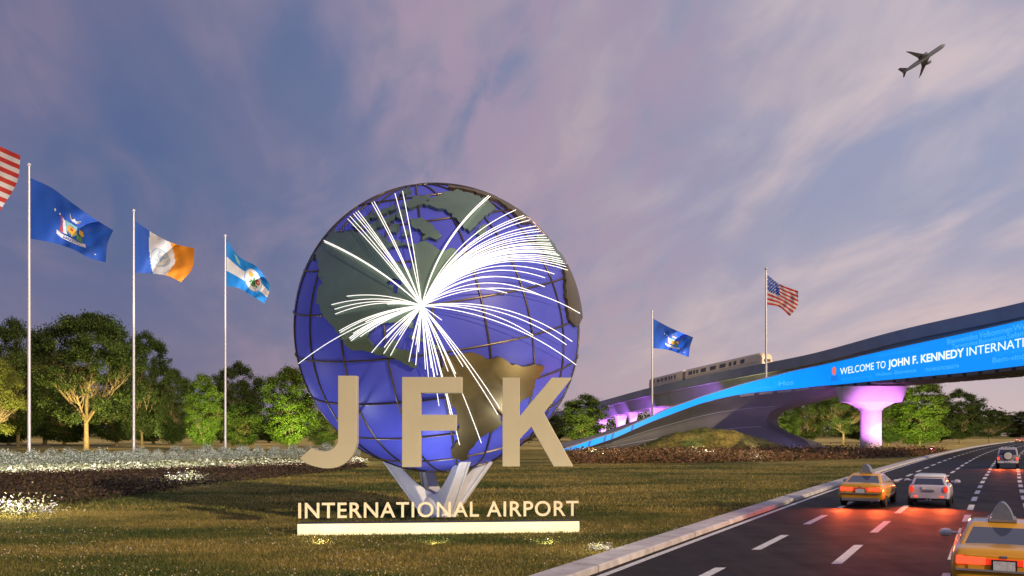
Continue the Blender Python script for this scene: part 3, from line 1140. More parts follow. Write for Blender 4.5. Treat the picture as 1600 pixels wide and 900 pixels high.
# small emblem at the start of the words
b = MB()
sc = s_at(1303.5)
pts = []
for k in range(14):
    a = 2 * PI * k / 14
    pts.append(rib(sc + 0.42 * math.cos(a), 0.66, 0.05) + Vector((0, 0, 0.52 * math.sin(a) * (1.0 if math.sin(a) > 0 else 1.7))))
b.add(pts, [tuple(range(14))], 0)
for q in range(5):
    s = sc - 0.55 + 0.3 * q
    b.add([rib(s, 0.16 + 0.03 * (q % 2), 0.05), rib(s + 0.14, 0.16, 0.05), rib(s + 0.14, 0.40, 0.05), rib(s, 0.42, 0.05)], [(0, 1, 2, 3)], 1)
b.build("emblem", [M['led_orange'], M['led_dark']], bridge)
for px_ in (918, 942, 954, 985):
    b = MB()
    s = s_at(px_)
    b.add([rib(s, 0.02, 0.05), rib(s + 0.45, 0.02, 0.05), rib(s + 0.75, 0.98, 0.05), rib(s + 0.3, 0.98, 0.05)], [(0, 1, 2, 3)])
    b.build("panel_gap", M['led_dark'], bridge)

# sweeping abutment
tops = [(x, f_bot(x)) for x in np.linspace(888, 1318, 30)]
edge = [(1318, 600.5), (1273, 615), (1250, 624), (1222, 634), (1206, 641.5), (1197, 654), (1200, 666), (1213, 677), (1238, 689.5), (1263, 701)]
dback = [0, 1.2, 2.0, 2.8, 3.0, 2.6, 1.4, 0.0, -2.2, -4.0]
left_y = [f_bot(888)] + list(np.linspace(706.6, 709, 9))
rows = []
for r in range(10):
    fr = r / 9
    ex, ey = edge[r]
    row = []
    for q in range(30):
        u = q / 29
        x = 888 + (ex - 888) * u
        yt = f_bot(x)
        # share of the way down for this row, so that the end lands on the edge curve
        yend_t = f_bot(ex)
        yg = 707.5 - 6.0 * u
        kk = (ey - yend_t) / max(701.5 - yend_t, 1)
        y = yt + (yg - yt) * kk
        d = f_d(x) + dback[r] * (0.25 + 0.75 * u)
        p = P(x, y, d)
        if r == 9: p.z = -0.15
        if r == 0: p.z -= 0.06
        row.append(p)
    rows.append(row)
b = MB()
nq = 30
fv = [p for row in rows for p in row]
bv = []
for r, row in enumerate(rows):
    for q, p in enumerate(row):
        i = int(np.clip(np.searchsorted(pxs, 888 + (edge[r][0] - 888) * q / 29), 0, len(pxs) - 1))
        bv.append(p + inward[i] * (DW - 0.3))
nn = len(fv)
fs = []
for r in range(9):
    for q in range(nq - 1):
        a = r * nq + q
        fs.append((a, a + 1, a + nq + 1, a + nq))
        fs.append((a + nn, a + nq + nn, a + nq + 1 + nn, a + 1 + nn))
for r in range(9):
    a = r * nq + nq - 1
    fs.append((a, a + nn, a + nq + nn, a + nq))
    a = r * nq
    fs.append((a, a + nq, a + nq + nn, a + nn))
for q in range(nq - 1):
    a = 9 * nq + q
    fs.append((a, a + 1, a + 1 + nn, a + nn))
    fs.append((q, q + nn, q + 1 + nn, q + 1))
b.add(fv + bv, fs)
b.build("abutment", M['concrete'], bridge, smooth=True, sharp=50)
# formwork joints on the abutment
b = MB()
for r, m0 in ((3, 0.06), (6, 0.06)):
    b.tube([rows[r][q] - Vector((0, 0.02, 0)) for q in range(6, 29)], m0, 4)
b.build("formwork_joint", M['viaduct'], bridge)

# the pillar that carries the bridge
pc = G(1360.5, 705.5)
pil = MB()
pr = 1.62
pil.lathe([(pr + .02, -0.2), (pr, 0.0), (pr, 6.55)], 40, pc)
b2 = MB()
zt_ = P(1360, 607, pc.y).z + 0.25
def cap_ring(hx, hy, z):
    return [pc + Vector((hx * math.copysign(abs(math.cos(a))**0.6, math.cos(a)), hy * math.copysign(abs(math.sin(a))**0.6, math.sin(a)), z)) for a in [2 * PI * k / 40 for k in range(40)]]
b2.loft([cap_ring(pr, pr, 6.5), cap_ring(pr + .1, pr + .1, 6.85), cap_ring(3.5, 2.3, 7.75), cap_ring(4.55, 2.6, 7.82), cap_ring(5.4, 3.0, zt_)])
bridge_p = thing("bridge_pillar", "round pillar with flared capital glowing pink under the blue overpass", "pillar", (pc.x, pc.y, 0))
pil.build("shaft", M['pillar'], bridge_p, smooth=True)
b2.build("capital", M['pillar'], bridge_p, smooth=True, sharp=25)

# ------------------------------------------------------------------ elevated railway behind
v_d = hermite([840, 930, 990, 1066, 1180, 1260, 1400, 1600, 1750, 1850], [340, 285, 250, 220, 190, 174, 149, 124, 108, 98])
v_top = hermite([840, 935, 1013, 1066, 1180, 1260, 1400, 1600, 1750, 1850], [650, 627.6, 606.5, 594.5, 570.5, 554.5, 517, 471.7, 434, 405])
vpx = list(np.linspace(840, 1840, 110))
vp = [P(x, v_top(x), v_d(x)) for x in vpx]
vt = []
for i in range(len(vp)):
    t = vp[min(i + 1, len(vp) - 1)] - vp[max(i - 1, 0)]
    t.z = 0
    vt.append(t.normalized())
vn = [Vector((-t.y, t.x, 0)) for t in vt]
via = thing("railway_viaduct", "grey elevated railway viaduct climbing behind the blue overpass", "viaduct", (vp[50].x, vp[50].y, 0))
Z = lambda z: Vector((0, 0, z))
b = MB()
b.loft([[p + Z(-2.0), p, p + n_ * 0.35, p + n_ * 0.35 + Z(-1.1), p + n_ * 7.65 + Z(-1.1), p + n_ * 7.65, p + n_ * 8, p + n_ * 8 + Z(-2.0)] for p, n_ in zip(vp, vn)])
b.build("deck", M['viaduct'], via)
b = MB()
b.loft([[p + n_ * 1.0 + Z(-2.003), p + n_ * 1.6 + Z(-5.0), p + n_ * 6.4 + Z(-5.0), p + n_ * 7.0 + Z(-2.003)] for p, n_ in zip(vp, vn)])
b.build("girder", M['viaduct'], via)
b = MB()
for off in (1.95, 3.45):
    b.tube([p + n_ * off + Z(-1.02) for p, n_ in zip(vp, vn)], 0.09, 5)
b.build("rail", M['dark_metal'], via)
for k, (px_, d_, hw_) in enumerate(((919, 300, 1.5), (954, 268, 1.75), (969, 258, 1.35), (1003, 243, 2.1), (1110, 209, 2.0))):
    i = int(np.argmin([abs(x - px_) for x in vpx]))
    base = vp[i] + vn[i] * 4.0
    zt_ = vp[i].z - 5.0
    rot = Matrix.Rotation(math.atan2(vt[i].y, vt[i].x), 3, 'Z')
    rings = []
    for fz, sw in ((-0.02, 0.72), (0.0, 0.72), (0.55, 0.74), (0.75, 0.80), (0.88, 0.92), (1.0, 1.12)):
        ring = []
        for a in range(16):
            an = 2 * PI * a / 16
            v = rot @ Vector((hw_ * .8 * sw * math.copysign(abs(math.cos(an))**0.5, math.cos(an)), hw_ * 1.0 * sw * math.copysign(abs(math.sin(an))**0.5, math.sin(an)), 0))
            ring.append(Vector((base.x, base.y, zt_ * fz)) + v)
        rings.append(ring)
    pb = MB()
    pb.loft(rings)
    o = pb.build("viaduct_pillar", M['pillar'], smooth=True, sharp=40)
    labs = ["slim flared pillar of the railway seen beside the small tree", "first full purple pillar under the railway by the tree", "narrow purple pillar just behind a wider one under the railway", "wide flared purple pillar under the railway beside the dark flagpole", "railway pillar hidden low behind the rising blue ribbon"]
    tag(o, labs[k], "pillar", "pillars under the railway viaduct")
    q = base + vt[i] * 8 - vn[i] * 4.5 + Z(-base.z + 0.5)
    spot(q, (base.x, base.y, zt_ * 0.75), 24000, (0.60, 0.16, 1.0), 70, 0.7, 0.3)

# the train
def v_at(px_):
    i = float(np.interp(px_, vpx, range(len(vpx))))
    a = int(min(i, len(vp) - 2)); t = i - a
    return vp[a].lerp(vp[a + 1], t), vn[a].lerp(vn[a + 1], t)


train = thing("airport_train", "two-car cream airport train climbing the elevated railway", "train", tuple(v_at(1100)[0] + v_at(1100)[1] * 3.75 + Z(-1.0)))
def train_car(pa, pb, front):
    A, nA = v_at(pa); B, nB = v_at(pb)
    A = A + nA * 1.2 + Z(-0.45); B = B + nB * 1.2 + Z(-0.45)
    ax = (B - A); L = ax.length; ax.normalize()
    nl = Vector((-ax.y, ax.x, 0)).normalized()
    up = nl.cross(ax) * -1
    if up.z < 0: up = -up
    def pt(s, o, z): return A + ax * s + nl * o + up * z
    prof = lambda k, hh: [(0.0, 0.1), (-0.06 * k, 1.6 * hh), (0.12, 2.9 * hh), (0.55, 3.25 * hh), (2.45, 3.25 * hh), (2.88, 2.9 * hh), (3.06, 1.6 * hh), (3.0, 0.1)]
    stations = [(0, 1), (0.15, 1)] + [(L * q / 8, 1) for q in range(1, 8)]
    rings = [[pt(s, o, z) for o, z in prof(1, 1)] for s, _ in stations]
    if front:
        for s, sc_ in ((L - 1.4, 1.0), (L - 0.7, 0.96), (L - 0.25, 0.86), (L, 0.66)):
            rings.append([pt(s, 1.5 + (o - 1.5) * (0.5 + sc_ / 2), z * sc_ if z > 0.5 else z) for o, z in prof(1, 1)])
    else:
        rings.append([pt(L, o, z) for o, z in prof(1, 1)])
    bb = MB(); bb.loft(rings)
    body = bb.build("car_body", M['train'], train, smooth=True, sharp=30)
    nwin = [(0.05, 0.055), (0.12, 0.03), (0.165, 0.03), (0.23, 0.075), (0.36, 0.08), (0.49, 0.08), (0.61, 0.035), (0.67, 0.035), (0.755, 0.05)] if front else [(0.05, 0.06), (0.14, 0.04), (0.25, 0.08), (0.37, 0.08), (0.49, 0.08), (0.61, 0.045), (0.68, 0.045), (0.77, 0.05)]
    for s, wd in nwin:
        bb = MB()
        bb.prism([pt(L * s, -0.075, 1.65), pt(L * (s + wd), -0.075, 1.65), pt(L * (s + wd), 0.03, 2.55), pt(L * s, 0.03, 2.55)], nl * 0.06)
        bb.build("window", M['train_glass'], body, local=False)
    if front:
        bb = MB()
        bb.prism([pt(L + 0.03, 0.75, 1.2), pt(L + 0.03, 2.25, 1.2), pt(L - 0.12, 2.3, 2.15), pt(L - 0.12, 0.7, 2.15)], ax * 0.06)
        bb.build("windscreen", M['train_glass'], body)
        for o in (0.8, 2.2):
            bb = MB(); bb.box(pt(L + 0.06, o, 0.8), (0.25, 0.25, 0.2)); bb.build("headlight", M['lamp_white'], body)
    bb = MB()
    bb.prism([pt(0.3, -0.055, 1.28), pt(L - 1.5, -0.055, 1.28), pt(L - 1.5, -0.055, 1.36), pt(0.3, -0.055, 1.36)], nl * 0.03)
    bb.build("side_stripe", M['bumper'], body)


train_car(1008, 1059, False)
train_car(1064, 1182, True)
bb = MB()
A, nA = v_at(1058.5); B, nB = v_at(1064.5)
bb.loft([[p + n_ * o + Z(z) for o, z in ((1.5, -0.4), (1.5, 2.5), (3.9, 2.5), (3.9, -0.4))] for p, n_ in ((A, nA), (B, nB))])
bb.build("gangway", M['bumper'], train)

# ------------------------------------------------------------------ mound in front of the abutment
md = 143.0
mw0, mw1, mtop = P(958, 700, md).x, P(1262, 700, md).x, 3.75
mcx = P(1105, 700, md).x
b = MB()
NXm, NYm = 64, 22
vs = []
for i in range(NXm + 1):
    for j in range(NYm + 1):
        u, v = i / NXm, j / NYm * 2 - 1
        x = mw0 + (mw1 - mw0) * u
        t = (x - mw0) / (mcx - mw0) if x < mcx else (mw1 - x) / (mw1 - mcx)
        prof = math.sin(min(max(t, 0), 1) * PI / 2)**1.5
        z = mtop * prof * max(0, 1 - v * v)**1.0
        z += 0.22 * prof * (math.sin(x * 1.3 + v * 4) * 0.5 + math.sin(x * 2.7 - v * 7) * 0.4) * (1 - v * v)
        vs.append((x, md + v * 7.5, max(z, 0) - 0.02))
fs = [(i * (NYm + 1) + j, (i + 1) * (NYm + 1) + j, (i + 1) * (NYm + 1) + j + 1, i * (NYm + 1) + j + 1) for i in range(NXm) for j in range(NYm)]
b.add(vs, fs)
tag(b.build("grass_mound", M['ground'], smooth=True, sharp=None), kind='structure')

# dry meadow beyond the beds, low sun on it put into its gold colour
M['meadow'] = mat("meadow_sunlit_grass", (0.42, 0.33, 0.11), 0.95, var=0.45, scale=0.12, bump=0.3, spec=0.1)
b = MB()
for i in range(10):
    d0_, d1_ = 158 + i * 24, 158 + i * 24 + 24
    b.add([(-260, d0_, .002), (xe(d0_) - 2.2, d0_, .002), (xe(d1_) - 2.2, d1_, .002), (-260, d1_, .002)], [(0, 1, 2, 3)])
tag(b.build("meadow", M['meadow'], recenter=False), kind='structure')

# ------------------------------------------------------------------ flags
def polyl(pts):
    pts = [Vector((p[0], p[1])) for p in pts]
    L = [0.0]
    for i in range(1, len(pts)): L.append(L[-1] + (pts[i] - pts[i - 1]).length)
    xs = hermite([l / L[-1] for l in L], [p.x for p in pts])
    ys = hermite([l / L[-1] for l in L], [p.y for p in pts])
    return lambda t: Vector((xs(t), ys(t)))


def circle(cu, cv, ru_, rv, n=20, a0=0, a1=2 * PI):
    return [(cu + ru_ * math.cos(a0 + (a1 - a0) * k / n), cv + rv * math.sin(a0 + (a1 - a0) * k / n)) for k in range(n + (0 if abs(a1 - a0 - 2 * PI) < 1e-6 else 1))]


def flag(label, pole_label, px_pole, y_top, d, top, fly, bot, cmats, cfun, emblem=None, amp=0.35, ph=0.0, pgroup="tall white flagpoles", fgroup=None, pr=0.10, nx=60, ny=39):
    base = P(px_pole, 700, d)
    hgt = P(px_pole, y_top, d).z
    t = thing("flagpole", pole_label, "flagpole", (base.x, base.y, 0), 0, pgroup)
    b_ = MB()
    b_.tube([(base.x, base.y, -0.2), (base.x, base.y, hgt * 0.5), (base.x, base.y, hgt)], [pr * 1.35, pr * 1.15, pr * 0.75], 12)
    b_.build("shaft", M['pole'], t, smooth=True)
    b_ = MB()
    b_.lathe([(0.01, 0), (pr * 1.2, pr * 0.6), (pr * 1.5, pr * 1.5), (pr * 1.2, pr * 2.4), (0.01, pr * 3)], 12, (base.x, base.y, hgt))
    b_.build("finial", M['pole'], t, smooth=True)
    b_ = MB()
    b_.lathe([(0.5, -0.1), (0.5, 0.12), (0.26, 0.35), (0.2, 0.4)], 16, (base.x, base.y, 0))
    b_.build("base_collar", M['pole'], t, smooth=True)
    tf, bf, ff_ = polyl(top), polyl(bot), polyl(fly)
    h0, h1 = Vector(top[0]), Vector(bot[0])
    c01, c11 = Vector(top[-1]), Vector(bot[-1])

    def S(u, v, off=0.0):
        q = tf(u) * (1 - v) + bf(u) * v + (h0 * (1 - v) + h1 * v) * (1 - u) + ff_(v) * u - ((h0 * (1 - u) + c01 * u) * (1 - v) + (h1 * (1 - u) + c11 * u) * v)
        dd = d + amp * min(1, u * 2.2) * (1.5 * math.sin(2 * PI * (1.15 * u + 0.75 * v) + ph) + 0.6 * math.sin(2 * PI * (2.3 * u + 1.1 * v) + ph * 2) + 0.18 * math.sin(2 * PI * (4.1 * u - 0.7 * v) + ph * 3)) - off
        return P(q.x, q.y, dd)
    g = MB()
    vs_ = [S(i / nx, j / ny) for i in range(nx + 1) for j in range(ny + 1)]
    for i in range(nx):
        for j in range(ny):
            k = i * (ny + 1) + j
            g.f.append((k, k + ny + 1, k + ny + 2, k + 1))
            g.mi.append(cfun((i + .5) / nx, (j + .5) / ny))
    g.v = [tuple(v) for v in vs_]
    ctr = S(0, 0)
    root = thing("flag", label, "flag", tuple(ctr), 0, fgroup)
    g.build("cloth", [M[m_] for m_ in cmats], root, smooth=True, sharp=None)
    if emblem:
        eb = MB()
        names = []
        layer = 0.03
        for m_, pl in emblem:
            if m_ not in names: names.append(m_)
            layer += 0.006
            pts_ = [Vector(q_) for q_ in pl]
            ed_ = [(i_, (i_ + 1) % len(pl)) for i_ in range(len(pl))]
            us = [q_[0] for q_ in pl]; ws = [q_[1] for q_ in pl]
            gu = min(us) + .011
            while gu < max(us):
                gv = min(ws) + .013
                while gv < max(ws):
                    if inside(gu, gv, pl): pts_.append(Vector((gu, gv)))
                    gv += .025
                gu += .017
            v2_, _, f2_, *_ = delaunay_2d_cdt(pts_, ed_, [], 0, 1e-5)
            f2_ = [f_ for f_ in f2_ if inside(sum(v2_[i_][0] for i_ in f_) / len(f_), sum(v2_[i_][1] for i_ in f_) / len(f_), pl)]
            eb.add([S(q_[0], q_[1], layer) for q_ in v2_], [tuple(f_) for f_ in f2_], names.index(m_))
        eb.build("emblem", [M[m_] for m_ in names], root)
    # a lashing that fastens cloth and pole
    b_ = MB()
    for py in (h0.y + 2, h1.y - 2):
        p = P(h0.x, py, d)
        b_.tube([(base.x, base.y, p.z), (p.x + 0.05, p.y, p.z)], 0.03, 5)
    b_.build("halyard_clip", M['dark_metal'], root)
    # uplight for pole and cloth
    tgt = S(0.5, 0.5)
    spot((base.x + 1.5, base.y - 7, 0.4), tgt, 52000 * (d / 100)**1.2, (1.0, 0.95, 0.90), 24, 0.6, 0.2)
    return t


def state_emblem():
    E = []
    E.append(('flag_white', [(0.33, 0.72), (0.40, 0.76), (0.52, 0.77), (0.66, 0.76), (0.72, 0.72), (0.73, 0.80), (0.64, 0.845), (0.52, 0.86), (0.40, 0.85), (0.33, 0.80)]))
    E.append(('flag_red', [(0.375, 0.40), (0.395, 0.40), (0.415, 0.73), (0.375, 0.72)]))
    E.append(('flag_white', [(0.40, 0.42), (0.44, 0.46), (0.47, 0.73), (0.42, 0.73)]))
    E.append(('flag_teal', [(0.45, 0.44), (0.60, 0.44), (0.61, 0.62), (0.53, 0.74), (0.455, 0.64)]))
    E.append(('flag_gold', [(0.47, 0.52), (0.585, 0.52), (0.59, 0.62), (0.53, 0.71), (0.475, 0.64)]))
    E.append(('flag_red', circle(0.53, 0.575, 0.022, 0.03, 10)))
    E.append(('flag_gold', [(0.63, 0.46), (0.68, 0.47), (0.70, 0.56), (0.67, 0.60), (0.63, 0.57)]))
    E.append(('flag_green', [(0.60, 0.58), (0.67, 0.61), (0.69, 0.73), (0.60, 0.74)]))
    E.append(('flag_white', [(0.49, 0.24), (0.505, 0.30), (0.525, 0.33), (0.56, 0.33), (0.60, 0.31), (0.635, 0.25), (0.62, 0.34), (0.575, 0.39), (0.52, 0.38), (0.495, 0.32)]))
    E.append(('flag_brown', [(0.50, 0.27), (0.515, 0.31), (0.53, 0.335), (0.52, 0.36), (0.50, 0.32)]))
    E.append(('flag_brown', [(0.625, 0.27), (0.61, 0.32), (0.59, 0.34), (0.60, 0.36), (0.625, 0.32)]))
    E.append(('flag_white', circle(0.557, 0.335, 0.014, 0.04, 8)))
    E.append(('flag_white', circle(0.30, 0.36, 0.012, 0.03, 8)))
    E.append(('flag_white', circle(0.365, 0.385, 0.012, 0.02, 8)))
    E.append(('flag_white', circle(0.86, 0.86, 0.012, 0.016, 8)))
    for q in range(8):
        E.append(('flag_navy', [(0.42 + .03 * q, 0.795 + .002 * q), (0.435 + .03 * q, 0.795 + .002 * q), (0.433 + .03 * q, 0.825), (0.42 + .03 * q, 0.825)]))
    return E


def seal_emblem():
    E = []
    c = (0.455, 0.55)
    for rr, m_ in ((0.165, 'flag_line'), (0.155, 'flag_white'), (0.135, 'flag_line'), (0.128, 'flag_white')):
        E.append((m_, circle(c[0], c[1], rr, rr * 1.45, 26)))
    rnd = random.Random(4)
    for q in range(34):
        a, r_ = rnd.uniform(0, 2 * PI), rnd.uniform(0, 0.10)
        u, v = c[0] + r_ * math.cos(a), c[1] + r_ * 1.45 * math.sin(a)
        s = rnd.uniform(0.008, 0.02)
        E.append(('flag_line', [(u - s, v), (u, v - s * .6), (u + s * 1.1, v + s * .3), (u + .2 * s, v + s)]))
    return E


def borough_emblem():
    E = [('flag_line', circle(0.62, 0.50, 0.20, 0.36, 30)), ('flag_white', circle(0.62, 0.50, 0.185, 0.335, 30))]
    for pl in ([(0.52, .60), (.60, .50), (.62, .52), (.55, .64)], [(.56, .66), (.64, .54), (.66, .56), (.62, .70)], [(.48, .48), (.58, .52), (.57, .55)], [(.60, .40), (.64, .42), (.68, .64), (.63, .62)], [(.66, .62), (.72, .58), (.73, .66)], [(.58, .56), (.64, .60), (.66, .70), (.60, .66)]):
        E.append(('flag_green', pl))
    E.append(('flag_gold', circle(0.555, 0.36, 0.05, 0.07, 10)))
    E.append(('flag_red', circle(0.715, 0.46, 0.05, 0.085, 10)))
    E.append(('flag_white', circle(0.715, 0.46, 0.02, 0.035, 8)))
    E.append(('flag_teal', [(0.20, .10), (.27, .06), (.33, .16), (.34, .28), (.25, .24)]))
    return E


def stripes(u, v):
    if u < 0.42 and v < 7 / 13:
        uu, vv = u / 0.42 * 11, v / (7 / 13) * 9
        return 3 if (abs(uu % 1 - .5) < .3 and abs(vv % 1 - .5) < .42 and (int(uu) + int(vv)) % 2 == 0) else 2
    return 0 if int(v * 13) % 2 == 0 else 1


KD = K
flag("deep blue state flag with a coloured coat of arms flying from the tallest pole", "tallest whole flagpole, carrying the largest deep blue flag", 45.5, 260, 90 * KD,
     [(48, 278), (80, 293), (110, 315), (145, 340), (177, 360)], [(177, 360), (169, 378), (165, 410)], [(48, 373), (85, 380), (115, 390), (140, 403), (165, 410)],
     ['flag_navy'], lambda u, v: 0, state_emblem(), 0.45, 0.6, fgroup="blue state flags with a coat of arms", pr=0.13)
flag("blue, white and orange banded flag with a pale seal", "flagpole carrying the blue, white and orange flag", 209, 331, 108 * KD,
     [(211, 345), (237, 363), (270, 380), (304, 388)], [(304, 388), (300, 420), (283, 441)], [(211, 426), (243, 428), (262, 431), (283, 441)],
     ['flag_blue', 'flag_white', 'flag_orange'], lambda u, v: 0 if u < 0.27 + .1 * v - .05 * math.sin(PI * v) * 1.2 else (1 if u < 0.62 + 0.03 * v + .06 * math.sin(PI * v) else 2), seal_emblem(), 0.5, 1.2, pr=0.13)
flag("sky blue and white striped flag with a flower emblem", "shortest-looking flagpole of the row, carrying the sky blue striped flag", 352, 370, 122 * KD,
     [(354, 375), (375, 402), (400, 416), (422, 445)], [(422, 445), (420, 458), (413, 474)], [(354, 447), (372, 450), (390, 460), (413, 474)],
     ['flag_sky', 'flag_white'], lambda u, v: 1 if 0.36 < v < 0.67 else 0, borough_emblem(), 0.4, 0.2, pr=0.13)
flag("red and white striped flag cut off by the picture's edge", "flagpole outside the edge, carrying the cut-off striped flag", -130, 205, 78 * KD,
     [(-127, 190), (-90, 192), (-40, 210), (5, 231), (32, 243)], [(32, 243), (28, 280), (0, 330)], [(-127, 300), (-90, 300), (-50, 310), (0, 330)],
     ['flag_red', 'flag_white', 'flag_navy', 'flag_white'], stripes, None, 0.4, 1.5, fgroup=None)
flag("small deep blue state flag with coat of arms in front of the climbing train", "dark flagpole standing beside the train's rear car", 1019, 488, 203 * KD,
     [(1021, 498), (1045, 511), (1083, 527)], [(1083, 527), (1078, 543), (1076, 558)], [(1021, 544), (1045, 547), (1060, 552), (1076, 558)],
     ['flag_navy'], lambda u, v: 0, state_emblem(), 0.6, 0.6, fgroup="blue state flags with a coat of arms", pr=0.20)
flag("stars and stripes flag flying above the overpass", "bright white flagpole rising above the blue overpass ahead of the train", 1197, 422, 158 * KD,
     [(1199, 429), (1215, 442), (1247, 455)], [(1247, 455), (1246, 478), (1234, 494)], [(1199, 476), (1216, 479), (1234, 494)],
     ['flag_red', 'flag_white', 'flag_navy', 'flag_white'], stripes, None, 0.5, 0.9, pr=0.19)

# ------------------------------------------------------------------ trees
def tree_meshes(seed, height, spread, trunk_h, nleaf, leaf, kind='broad'):
    rnd = random.Random(seed)
    rng = np.random.default_rng(seed)
    tb = MB()
    tips = []

    def limb(p, dirv, length, rad, depth):
        pts, rs = [p], [rad]
        d_ = dirv.normalized()
        n = 5
        q = p.copy()
        for i in range(n):
            d_ = (d_ + Vector((rnd.gauss(0, .13), rnd.gauss(0, .13), rnd.gauss(0.04, .08)))).normalized()
            q = q + d_ * (length / n)
            pts.append(q.copy()); rs.append(rad * (1 - 0.62 * (i + 1) / n))
            if depth >= 1 and i >= 1: tips.append((q.copy(), length))
            if depth < 3 and i >= 1:
                for _ in range(2 if depth < 2 else 1):
                    if rnd.random() < 0.75:
                        a = rnd.uniform(0, 2 * PI)
                        side = Vector((math.cos(a), math.sin(a), rnd.uniform(0.0, 0.7))).normalized()
                        limb(q.copy(), (d_ * 0.7 + side * 0.8), length * rnd.uniform(.42, .62), rs[-1] * .6, depth + 1)
        tb.tube(pts, rs, 6 if depth < 2 else 4)
    tr = height * 0.021
    tb.tube([(0, 0, -0.3), (0.0, 0, 0.1), (0.05, 0, trunk_h * .5), (0, 0.05, trunk_h)], [tr * 1.7, tr * 1.25, tr, tr * .9], 10)
    nl = 9 if kind != 'oval' else 6
    for k in range(nl):
        a = 2 * PI * k / nl + rnd.uniform(-.3, .3)
        tilt = rnd.uniform(0.6, 1.15) if kind != 'oval' else rnd.uniform(0.25, 0.5)
        limb(Vector((0, 0, trunk_h * rnd.uniform(.75, 1.0))), Vector((math.cos(a) * tilt, math.sin(a) * tilt, 0.75)), height * (.40 if kind != 'oval' else .36), tr * .62, 0)
    limb(Vector((0, 0, trunk_h)), Vector((0, 0, 1)), (height - trunk_h) * .55, tr * .8, 0)
    # crown clumps: an uneven dome with gaps
    C_ = []
    nclump = 260
    zc_, hz_ = (trunk_h * 0.85 + height) / 2, (height - trunk_h * 0.85) / 2
    for _ in range(nclump):
        a = rnd.uniform(0, 2 * PI)
        v = rnd.uniform(-1, 1)
        rr = math.sqrt(max(0, 1 - abs(v)**(2.2 if kind != 'oval' else 2.8))) * spread * rnd.uniform(0.86, 1.08)
        rr *= rnd.uniform(0.35, 1.0)**0.45
        lob = 1 + 0.17 * math.sin(3 * a + 2.5 * v + seed) + 0.15 * math.sin(5 * a - 4 * v + 2 * seed) + 0.14 * math.sin(6 * v + seed + 2 * a)
        if math.sin(4 * a + 5 * v + seed) * math.sin(7 * v - 3 * a + 2 * seed) > 0.55: continue
        if kind == 'broad' and v < 0.02 and rnd.random() < 0.72: continue
        C_.append((rr * lob * math.cos(a), rr * lob * math.sin(a), zc_ + v * hz_ * (1 + 0.06 * math.sin(2 * a + seed)), rnd.uniform(.08, .16) * height * 0.75))
    for tp, L in rnd.sample(tips, min(60, len(tips))):
        if height * .9 > tp.z > (height * .5 if kind == 'broad' else trunk_h): C_.append((tp.x, tp.y, tp.z, height * .07))
    C_ = np.array(C_)
    wts = C_[:, 3]**2
    idx = rng.choice(len(C_), nleaf, p=wts / wts.sum())
    off = rng.normal(size=(nleaf, 3))
    off /= np.linalg.norm(off, axis=1, keepdims=True)
    off *= np.abs(rng.normal(0.75, 0.38, (nleaf, 1)))
    off[:, 2] *= 0.62
    cen = C_[idx, :3] + off * C_[idx, 3:4] * 0.75
    keep = cen[:, 2] > trunk_h * 0.55
    v, f = leaf_quads(cen[keep], leaf, 0.62, rng=rng)
    return tb, v, f


TV = {}
for nm, args in {'broad0': (3, 20, 9.5, 5.0, 75000, 0.36, 'broad'), 'broad1': (8, 20, 8.6, 3.2, 70000, 0.36, 'full'),
                 'oval0': (12, 14, 5.2, 1.6, 52000, 0.27, 'oval'), 'oval1': (21, 14, 4.6, 1.4, 50000, 0.27, 'oval')}.items():
    tb, v, f = tree_meshes(*args)
    tm = tb.mesh(nm + "_trunk", M['bark'], (0, 0, 0), True, 60)
    cms = {}
    TV[nm] = (tm, v, f, cms, args[1], args[2])


def tree(kind, leafm, px, ytop, d, label, wpx=None, rz=0.0, group="trees along the lawn"):
    tm, v, f, cms, h0, s0 = TV[kind]
    if leafm not in cms: cms[leafm] = np_mesh(kind + "_crown", v, f, M[leafm])
    b0 = P(px, 700, d)
    h = P(px, ytop, d).z
    sz = h / (h0 * 1.03)
    sx = (wpx / 2 / F * d) / (s0 * 1.05) if wpx else sz
    t = thing("tree", label, "tree", (b0.x, b0.y, 0), rz, group)
    link_mesh("trunk", tm, t, scale=(sx, sx, sz))
    link_mesh("crown", cms[leafm], t, scale=(sx, sx, sz))
    return t


